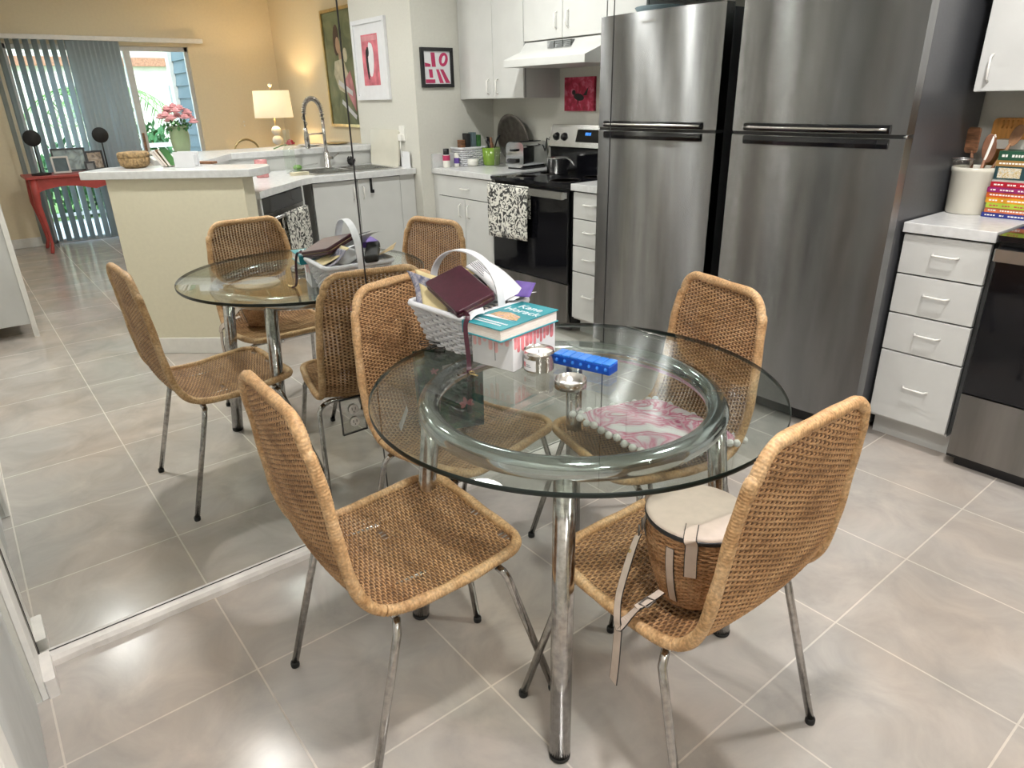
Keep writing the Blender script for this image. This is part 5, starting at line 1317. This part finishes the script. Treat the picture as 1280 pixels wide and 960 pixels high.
sheet('brochure', [(.28, .80, .90), (.36, .90, .90), (.30, .93, .94), (.20, .86, .94)], M_['brass'], 'brown brochure at the mirror side of the white basket')
# box under the book
bxM = Matrix.Translation((.576, .786, T0)) @ Matrix.Rotation(R(14), 4, 'Z')
gb = thing('gift_box', 'white cardboard box with pink dripping icing print under the teal book', 'box', (.576, .786, T0))
MB().box(-.070, .070, -.097, .097, 0, .0925, bxM).build('carton', M_['paper'], gb, bevel=.0015)
def drips(face, w, mt):
    random.seed(11 + int(w * 1000))
    x = -w / 2 + .003; low = [(-w / 2 + .002, .0915), (-w / 2 + .002, .086)]
    while x < w / 2 - .014:
        ww = random.uniform(.010, .017); l = random.uniform(.018, .044); zc = .086 - l + ww / 2
        low += [(x, .086), (x, zc)] + [(x + ww / 2 - ww / 2 * math.cos(PI * i / 6), zc - ww / 2 * math.sin(PI * i / 6)) for i in range(1, 6)] + [(x + ww, zc), (x + ww, .086)]
        x += ww + random.uniform(.002, .007)
    low += [(w / 2 - .002, .086), (w / 2 - .002, .0915)]
    patch(MB(), bxM @ face, low, .0006).build('icing_print', mt, gb)
drips(Matrix.Translation((.070, 0, 0)) @ Matrix.Rotation(R(90), 4, 'Z'), .19, M_['pink'])
drips(Matrix.Translation((0, -.097, 0)), .135, M_['pink_pale'])
patch(MB(), bxM @ Matrix.Translation((.01, -.097, 0)), [(-.001, .02), (.0005, .02), (.0005, .07), (-.001, .07)], .0007).build('thin_line', M_['ink'], gb)
# book
BZ = T0 + .0930
bm = Matrix.Translation((.588, .768, BZ)) @ Matrix.Rotation(R(9), 4, 'Z')
bkk = thing('hardcover_book', 'thick teal hardcover novel lying on the white icing-print box', 'book', (.588, .768, BZ))
bw_, bl_, bh_ = .138, .232, .034
MB().box(-bw_ / 2 + .004, bw_ / 2 - .004, -bl_ / 2 + .004, bl_ / 2 - .004, .003, bh_ - .003, bm).build('page_block', M_['page'], bkk)
cv = MB().box(-bw_ / 2, bw_ / 2, -bl_ / 2, bl_ / 2, 0, .003, bm).box(-bw_ / 2, bw_ / 2, -bl_ / 2, bl_ / 2, bh_ - .003, bh_, bm).box(-bw_ / 2 - .002, -bw_ / 2 + .003, -bl_ / 2, bl_ / 2, 0, bh_, bm).build('cover', M_['teal'], bkk, bevel=.0008)
E_ = bm @ Matrix.Translation((0, 0, bh_ + .0004)) @ Matrix.Rotation(R(0), 4, 'Z')
for tx, sz, yy in (('Kane', .040, .075), ('Horack', .040, .038)): text_mesh(tx, sz, E_ @ Matrix.Translation((.006, yy, 0)), M_['paper'], 'title_text', cv)
for sx0, sx1, sy in ((-.055, .055, -.078), (-.05, .045, -.092)):
    q = MB(); x = sx0
    while x < sx1:
        w_ = random.uniform(.003, .007); q.box(x, x + w_, sy, sy + .007, 0, .0004, E_); x += w_ + .002
    q.build('small_lettering', M_['paper'], cv)
q = MB().add([E_ @ Vector(p) for p in ((-.05, -.045, .0005), (.05, -.035, .0005), (.035, -.002, .0005), (-.01, .012, .0005), (-.045, .0, .0005))], [(0, 1, 2, 3, 4)]).build('cover_picture', swirl_mat('cover_scene', [(.1, .2, .08), (.5, .3, .15), (.7, .4, .2), (.04, .1, .4)], 40, .4), cv)
q = MB().add([E_ @ Vector(p) for p in ((-.055, -.052, .0004), (.052, -.041, .0004), (.0, -.040, .0008), (-.05, -.034, .0008))], [(0, 1, 2, 3)]).build('cover_swoosh', M_['paper'], cv)
# candle tin and its lid
cx, cy = .698, .762
P_ = fl_ = None
ct = thing('candle_tin', 'small open tin candle with white wax and a paper label', 'candle', (.692, .775, T0))
c0 = (.692, .775, T0)
MB().lathe([(.037, 0), (.040, .003), (.040, .044), (.041, .045), (.041, .050), (.039, .0515), (.0395, .056), (.0385, .056), (.0380, .043)], c0, 36, caps=False).lathe([(.037, 0), (0, 0)], c0, 36).build('tin', M_['tin'], ct)
MB().lathe([(.0382, 0), (.0375, .001), (0, .0005)], (c0[0], c0[1], T0 + .045), 28, caps=False).build('wax', M_['wax'], ct)
MB().tube([(c0[0], c0[1], T0 + .045), (c0[0] + .001, c0[1], T0 + .054)], .0011, 6).build('wick', M_['ink'], ct)
def arclabel(r, a0, a1, z0, z1, name, mat_):
    m_ = MB(); n = 10
    vs = [(c0[0] + r * math.cos(R(a0 + (a1 - a0) * i / n)), c0[1] + r * math.sin(R(a0 + (a1 - a0) * i / n)), T0 + z) for z in (z0, z1) for i in range(n + 1)]
    m_.add(vs, [(i, i + 1, i + n + 2, i + n + 1) for i in range(n)], True); return m_.build(name, mat_, ct)
arclabel(.0404, -118, -52, .006, .036, 'label', M_['paper'])
arclabel(.0406, -114, -98, .014, .028, 'label_mark', M_['pink'])
arclabel(.0406, -94, -72, .016, .018, 'label_line', M_['ink'])
arclabel(.0406, -94, -76, .021, .023, 'label_line', M_['ink'])
ld_ = thing('tin_lid', 'loose tin candle lid lying upside down in front of the candle', 'lid', (.834, .756, T0))
MB().lathe([(0, .0012), (.0380, .0012), (.0385, .021), (.0400, .022), (.0405, .020), (.0400, .0), (.0, 0)], (.834, .756, T0), 40).build('lid_shell', M_['tin'], ld_)
MB().lathe([(.030, .0013), (.030, .0016), (0, .0017)], (.834, .756, T0), 30).build('lid_liner', M_['paper'], ld_)
# pill organiser
pc = ((.640 + .835) / 2 + .012, (.885 + .905) / 2, T0)
pb = thing('pill_organizer', 'blue seven-day pill organizer on the glass table', 'box', (pc[0], pc[1], T0))
Pm = Matrix.Translation((.762, .876, T0)) @ Matrix.Rotation(R(16), 4, 'Z') @ Matrix.Diagonal((.88, 1.45, 1.15, 1))
MB().rbox(-.098, .098, -.0165, .0165, 0, .020, .004, 2, Pm).build('tray', M_['blue'], pb, bevel=.0015)
for k in range(7):
    x0 = -.097 + k * .0278
    MB().rbox(x0 + .0008, x0 + .0272, -.016, .0158, .0205, .0255, .003, 2, Pm).build('lid', M_['blue2'], pb, bevel=.0015)
    MB().lathe([(.004, 0), (.0055, .0), (.0035, .0035), (0, .004)], (0, 0, 0), 8, Pm @ Matrix.Translation((x0 + .014, -.0165, .012)) @ Matrix.Rotation(R(90), 4, 'X')).build('latch', M_['blue2'], pb)
# eyeglasses behind the basket (seen in the mirror)
eg = thing('eyeglasses', 'thin dark-framed eyeglasses on the table between the basket and the mirror', 'glasses', (.40, .64, T0))
Mg = Matrix.Translation((.358, .655, T0 + .005)) @ Matrix.Rotation(R(25), 4, 'Z') @ Matrix.Rotation(R(80), 4, 'X') @ Matrix.Diagonal((.7, .7, .7, 1))
for sx in (-1, 1):
    MB().tube([Mg @ Vector((sx * .034 + .025 * math.cos(2 * PI * i / 20), 0, .017 * math.sin(2 * PI * i / 20))) for i in range(20)], .0012, 6, closed=True).build('lens_rim', M_['black'], eg)
    MB().tube([Mg @ Vector((sx * .062, 0, .005)), Mg @ Vector((sx * .055, .012, .002)), Mg @ Vector((-sx * .045, .016 + .004 * sx, -.010))], .0013, 6).build('temple', M_['black'], eg)
MB().tube([Mg @ Vector((-.009, 0, .004)), Mg @ Vector((0, 0, .008)), Mg @ Vector((.009, 0, .004))], .0012, 6).build('bridge', M_['black'], eg)

# ------------------------------------------------------------ cushion
cu = thing('cushion', 'pink and white swirl cushion edged with white pompoms on the chair seat', 'cushion', (.790, 1.150, .455), R(166.2 + 9))
Cm = rootmat(cu) @ Matrix.Rotation(R(7), 4, 'X')
CW, CD, CT = .172, .168, .034
def fn_c(sg):
    def f(u, v):
        a, b = 2 * u - 1, 2 * v - 1
        pin = 1 - .05 * (a * a * b * b) * 2
        h = (max(0, 1 - a ** 4) * max(0, 1 - b ** 4)) ** .55
        return Cm @ Vector((a * CW * (1 - .05 * (1 - b * b) * 0), b * CD, .055 + sg * CT * h))
    return f
MB().grid(fn_c(1), 24, 24).build('cushion_top', M_['marble'], cu)
g_ = MB().grid(fn_c(-1), 24, 24); g_.f = [tuple(reversed(f)) for f in g_.f]
g_.build('cushion_underside', M_['pom'], cu)
for k in range(44):
    t = k / 44 * 4; s_ = int(t); f = t - s_
    a, b = [(-1 + 2 * f, -1), (1, -1 + 2 * f), (1 - 2 * f, 1), (-1, 1 - 2 * f)][s_]
    p = Cm @ Vector((a * (CW + .010), b * (CD + .010), .052 + .004 * math.sin(k * 2.3)))
    MB().sphere(p, .0115, 10, 8).build('pompom', M_['pom'], cu)

# ------------------------------------------------------------ floral bag on the chair by the mirror
fb_ = thing('floral_bag', 'dark green floral gift bag standing on the chair seat under the glass', 'bag', (.275, .755, .452))
Fm = Matrix.Translation((.272, .760, .452)) @ Matrix.Rotation(R(68), 4, 'Z')
q = MB().add([Fm @ Vector(p) for p in [(-.10, -.035, 0), (.10, -.035, 0), (.10, .035, 0), (-.10, .035, 0), (-.105, -.030, .255), (.105, -.030, .255), (.105, .030, .255), (-.105, .030, .255)]], [(3, 2, 1, 0), (0, 1, 5, 4), (1, 2, 6, 5), (2, 3, 7, 6), (3, 0, 4, 7)])
q.build('bag_body', M_['floral'], fb_, solid=.0015)
q = MB()
for (px_, pz, r_) in ((-.05, .205, .012), (.0, .19, .014), (.045, .085, .022), (-.045, .05, .010), (.06, .215, .009)):
    for k in range(5):
        a = 2 * PI * k / 5 + random.random()
        patch(q, Fm @ Matrix.Translation((0, -.0345, 0)), blob(px_ + r_ * .6 * math.cos(a), pz + r_ * .45 * math.sin(a), r_ * random.uniform(.35, .7), r_ * .28, 10, a), .001)
q.build('blossom_print', M_['artpink'], fb_)
q = MB()
for k in range(22):
    a = random.uniform(0, 3); patch(q, Fm @ Matrix.Translation((0, -.0340, 0)), blob(random.uniform(-.07, .07), random.uniform(.03, .22), random.uniform(.018, .034), random.uniform(.005, .010), 12, a), .001)
q.build('leaf_print', mat('printed_leaf_green', (.025, .12, .075), .5, noise=(40, .4), col2=(.008, .04, .03)), fb_)
patch(MB(), Fm @ Matrix.Translation((.0, -.0345, 0)), [(-.025, .185), (.02, .19), (.02, .225), (-.025, .22)], .0015).build('label', M_['paper'], fb_)
MB().tube([Fm @ Vector((-.05, -.031, .24)), Fm @ Vector((-.03, -.05, .285)), Fm @ Vector((.03, -.05, .285)), Fm @ Vector((.05, -.031, .24))], .002, 6).build('handle', M_['black'], fb_)
sheet('paper_slip', [(.185, .615, .462), (.225, .60, .462), (.235, .625, .53), (.20, .64, .53)], M_['paper'], 'small white paper slip beside the green floral bag on the chair seat')

# ------------------------------------------------------------ wicker handbag on the right-hand chair
hg_ = thing('wicker_handbag', 'bucket-shaped wicker handbag with a cream leather lid and straps', 'bag', (1.265, .70, .452))
hx, hy, hz, HH = 1.272, .705, .449, .187
def hr(t): return .067 + .034 * math.sin(min(t * 1.15, 1) * PI / 2)     # radius grows upward
q = MB(); rows = 34
for i in range(rows):
    t = (i + .5) / rows; r = hr(t); P = []
    for j in range(144):
        a = 2 * PI * j / 144
        rr = r + .0022 * math.sin(a * 18 + i * PI)
        P.append((hx + rr * 1.02 * math.cos(a), hy + rr * .98 * math.sin(a), hz + .006 + (HH - .008) * t))
    q.tube(P, .0030, 4, closed=True)
for j in range(36):
    a = 2 * PI * j / 36 + PI / 36
    q.tube([(hx + hr(t / 8) * 1.02 * math.cos(a), hy + hr(t / 8) * .98 * math.sin(a), hz + .004 + (HH - .006) * t / 8) for t in range(9)], .0028, 4)
q.build('woven_body', M_['wick_bag'], hg_)
MB().lathe([(.070, 0), (.068, .006), (0, .007)], (hx, hy, hz), 36).build('base', M_['wick_bag'], hg_)
lidp = [(0, .0), (.098, 0), (.105, .004), (.105, .007), (.099, .012), (.05, .016), (0, .017)]
lid = MB().lathe(lidp, (hx, hy, hz + HH), 48, sx=1.03, sy=.99).build('lid', M_['cream_leather'], hg_)
MB().lathe([(.1055, -.004), (.1068, .0), (.1068, .004), (.1052, .0065), (.104, .0)], (hx, hy, hz + HH), 48, sx=1.03, sy=.99, caps=False).build('dark_piping', M_['black'], lid)
def aroundpt(deg, t, out=.004): a = R(deg); return (hx + (hr(t) * 1.02 + out) * math.cos(a), hy + (hr(t) * .98 + out) * math.sin(a), hz + HH * t)
# tab over the lid and two vertical tabs
st1 = strap([(hx + .03, hy - .06, hz + HH + .018), (hx + .055, hy - .100, hz + HH + .013), aroundpt(-60, .98, .008), aroundpt(-60, .8), aroundpt(-59, .55)], .022, 'lid_strap', nrm=(.5, -.85, .2))
st2 = strap([aroundpt(-83, .85), aroundpt(-83, .6), aroundpt(-83, .3), aroundpt(-82, .08)], .016, 'body_strap', nrm=(.1, -1, 0))
# clip, ring and long hanging strap
cp = Vector(aroundpt(-134, .86, .004))
strap([aroundpt(-134, .95), aroundpt(-134, .84, .007), aroundpt(-134, .72)], .016, 'side_tab', nrm=(-.7, -.7, 0))
MB().tube([cp + Vector((-.004, -.006, .004 + .0)) + Vector((.007 * math.cos(t), -.007 * math.cos(t), .012 * math.sin(t) - .006)) for t in [2 * PI * i / 16 for i in range(16)]], .002, 6, closed=True).tube([cp + Vector((-.008, -.010, -.02)) + Vector((.006 * math.cos(t), -.006 * math.cos(t), .011 * math.sin(t))) for t in [2 * PI * i / 16 for i in range(16)]], .0024, 6, closed=True).build('clip_rings', M_['pewter'], hg_)
s3 = strap([cp + Vector((-.008, -.012, -.03)), (1.205, .580, .555), (1.225, .530, .500), (1.245, .503, .475), (1.255, .497, .455), (1.262, .512, .468), (1.262, .545, .478)], .022, 'long_strap', nrm=(-.35, -.8, .35))
MB().lathe([(.004, 0), (.004, .0025), (0, .003)], (0, 0, 0), 12, Matrix.Translation((1.203, .580, .566)) @ Matrix.Rotation(R(60), 4, 'X')).build('rivet', M_['brass'], s3)
strap([(1.253, .499, .452), (1.256, .494, .40), (1.254, .494, .35), (1.250, .495, .305)], .022, 'strap_end', nrm=(-.2, -1, 0))
strap([(1.262, .540, .480), (1.272, .575, .492), (1.275, .60, .497)], .017, 'buckle_loop', nrm=(-.2, -.4, .9))
MB().tube([(1.262, .548, .486), (1.280, .552, .486), (1.283, .572, .494), (1.265, .568, .494)], .0022, 6, closed=True).build('buckle', M_['pewter'], hg_)
strap([aroundpt(178, .95), (hx - .135, hy + .005, hz + HH * .86), (hx - .130, hy + .01, hz + HH * .72), aroundpt(176, .62)], .014, 'back_loop', nrm=(0, 1, 0))

# ------------------------------------------------------------ crock, spoons and cookbooks
KX, KY = .873, 2.985
ck = thing('utensil_crock', 'cream stoneware crock holding wooden spoons beside the refrigerator', 'crock', (KX, KY, CZ))
MB().lathe([(.074, 0), (.078, .006), (.082, .16), (.086, .168), (.086, .182), (.080, .185), (.076, .18), (.074, .02), (0, .012)], (KX, KY, CZ + .0005), 36).build('crock', M_['crock'], ck)
def utensil(name, lab, dx, dy, h, head, mat_, tilt_x, tilt_y):
    t = thing(name, lab, 'utensil', (KX, KY, CZ + .02))
    p0 = Vector((KX - tilt_x * .3, KY - tilt_y * .3, CZ + .02)); p1 = Vector((KX + dx, KY + dy, CZ + h))
    d_ = (p1 - p0)
    MB().tube([p0, p0 + d_ * .5, p1], .006, 8).build('handle', mat_, t)
    e = p1 + d_.normalized() * head[1] * .8
    Mh_ = pose(e, Vector((1, -.6, 0)).normalized(), d_)
    if head[2] == 'spoon': MB().lathe([(0, -.3), (.6, -.28), (.9, -.1), (1.0, .15), (.92, .12), (.6, -.12), (0, -.18)], (0, 0, 0), 16, Mh_ @ Matrix.Diagonal((head[0], head[1], .012, 1))).build('spoon_bowl', mat_, t)
    elif head[2] == 'spat': MB().rbox(-head[0], head[0], -head[1], head[1], -.003, .003, .014, 3, Mh_).build('blade', mat_, t)
    elif head[2] == 'knob': MB().sphere(e, head[0], 12, 8).build('knob', mat_, t)
    return t
utensil('wooden_spatula', 'dark flat wooden spatula standing at the back of the crock', -.035, .02, .245, (.034, .050, 'spat'), M_['wood'], -.03, 0)
utensil('wooden_spoon', 'broad brown wooden spoon leaning in the front of the crock', .035, -.03, .215, (.037, .056, 'spoon'), mat('reddish_spoon_wood', (.36, .17, .10), .6, noise=(20, .2)), .02, -.02)
utensil('wooden_spoon', 'long brown wooden spoon leaning right over the cookbooks', .095, .02, .275, (.030, .042, 'spoon'), mat('mid_spoon_wood', (.36, .19, .10), .6, noise=(20, .2)), .05, 0)
utensil('slim_white_spoon', 'thin white-handled spoon leaning right in the crock', .055, -.045, .305, (.004, .004, 'knob'), M_['ceramic'], .03, -.03)
utensil('wooden_fork', 'short dark wooden utensil behind the spoons in the crock', .02, .045, .25, (.016, .03, 'spoon'), M_['wood'], 0, .02)
gc = thing('glass_scoop', 'small clear glass scoop resting in the left of the crock', 'utensil', (KX - .04, KY - .01, CZ + .1))
MB().lathe([(.012, 0), (.032, .02), (.040, .045), (.038, .046), (.030, .022), (0, .006)], (KX - .045, KY - .025, CZ + .168), 24).build('glass_cup', M_['clear_pl'], gc)
MB().tube([(KX - .045 + .040 * math.cos(2 * PI * i / 24), KY - .025 + .040 * math.sin(2 * PI * i / 24), CZ + .214) for i in range(24)], .0022, 6, closed=True).build('glass_rim', M_['steel_pl'], gc)
MB().tube([(KX - .045, KY - .025, CZ + .17), (KX - .02, KY, CZ + .03)], .006, 8).build('handle', M_['pewter'], gc)
# books: stacked flat, spines towards the camera
stack = [('blue', (.02, .035, .25), .018, 'thin dark blue cookbook at the bottom of the stack'), ('coral', (.75, .20, .08), .019, 'coral orange cookbook second from the bottom of the stack'), ('lime', (.42, .55, .05), .020, 'lime green cookbook in the lower stack'), ('amber', (.75, .33, .02), .020, 'amber yellow cookbook above the lime green one'), ('orange', (.72, .13, .02), .020, 'orange cookbook above the amber one'), ('purple', (.32, .02, .14), .019, 'magenta purple cookbook above the orange one'), ('crimson', (.50, .01, .03), .021, 'crimson cookbook under the dark pictured book'), ('ivory', (.50, .48, .44), .007, 'thin pale booklet between the crimson and dark books'), ('teal_dark', (.02, .06, .07), .050, 'thick dark green book with a pictured spine panel'), ('tan', (.40, .22, .06), .022, 'tan brown book above the dark pictured book'), ('forest', (.02, .09, .05), .035, 'dark green book near the top of the stack')]
z = CZ + .0005
for i, (nm, c, h, lab) in enumerate(stack):
    x0 = .955 + random.uniform(-.004, .006); x1 = x0 + .27 - (.02 if i % 2 else 0); y0 = 2.925 + random.uniform(-.004, .006) + (.02 if i > 7 else 0)
    if x1 > 1.2: x1 = 1.118
    t = thing('cookbook', lab, 'book', (1.04, 3.0, z), group='cookbooks stacked flat beside the crock')
    mt = mat('cover_' + nm, c, .35, noise=(14, .12))
    MB().box(x0 + .003, x1 - .003, y0 + .004, y0 + .20, z + .0015, z + h - .0018).build('page_block', M_['page'], t)
    cvr = MB().box(x0, x1, y0, y0 + .205, z, z + .0015).box(x0, x1, y0, y0 + .205, z + h - .0018, z + h - .0003).box(x0, x1, y0 - .001, y0 + .003, z, z + h - .0003).build('cover', mt, t)
    if h > .015:
        q = MB(); xx = x0 + .012
        while xx < x1 - .02:
            w_ = random.uniform(.004, .010); q.box(xx, xx + w_, y0 - .0015, y0 - .0008, z + h * .35, z + h * .62); xx += w_ + .003
            if random.random() < .15: xx += .012
        if nm != 'teal_dark': q.build('spine_lettering', M_['wax'] if nm != 'lime' else M_['red'], cvr)
        else: MB().box(x0 + .012, x0 + .09, y0 - .0018, y0 - .0006, z + .006, z + .044).build('spine_panel', swirl_mat('spine_picture', [(.75, .7, .6), (.5, .35, .1), (.8, .75, .65), (.25, .3, .3)], 60, .4), cvr)
    z += h
tr_ = thing('wooden_tray', 'orange wooden carved tray standing upright behind the cookbooks', 'tray', (1.02, 3.165, CZ))
MB().rbox(.838, 1.12, 3.165, 3.185, CZ + .0005, CZ + .365, .02, 4, axis='y').build('panel', M_['wood_or'], tr_, bevel=.003)
q = MB()
for k in range(13): q.tube([(.875 + k * .017, 3.164, CZ + .325), (.88 + k * .017, 3.162, CZ + .34), (.875 + k * .017, 3.164, CZ + .356)], .0035, 5)
q.build('carved_ribs', M_['wood_or'], tr_)
cs = MB().rbox(.90, 1.11, 3.05, 3.12, z + .0005, z + .035, .01, 3).build('ceramic_dish', M_['ceramic']); tag(cs, 'small white dish on top of the cookbook stack', 'dish')
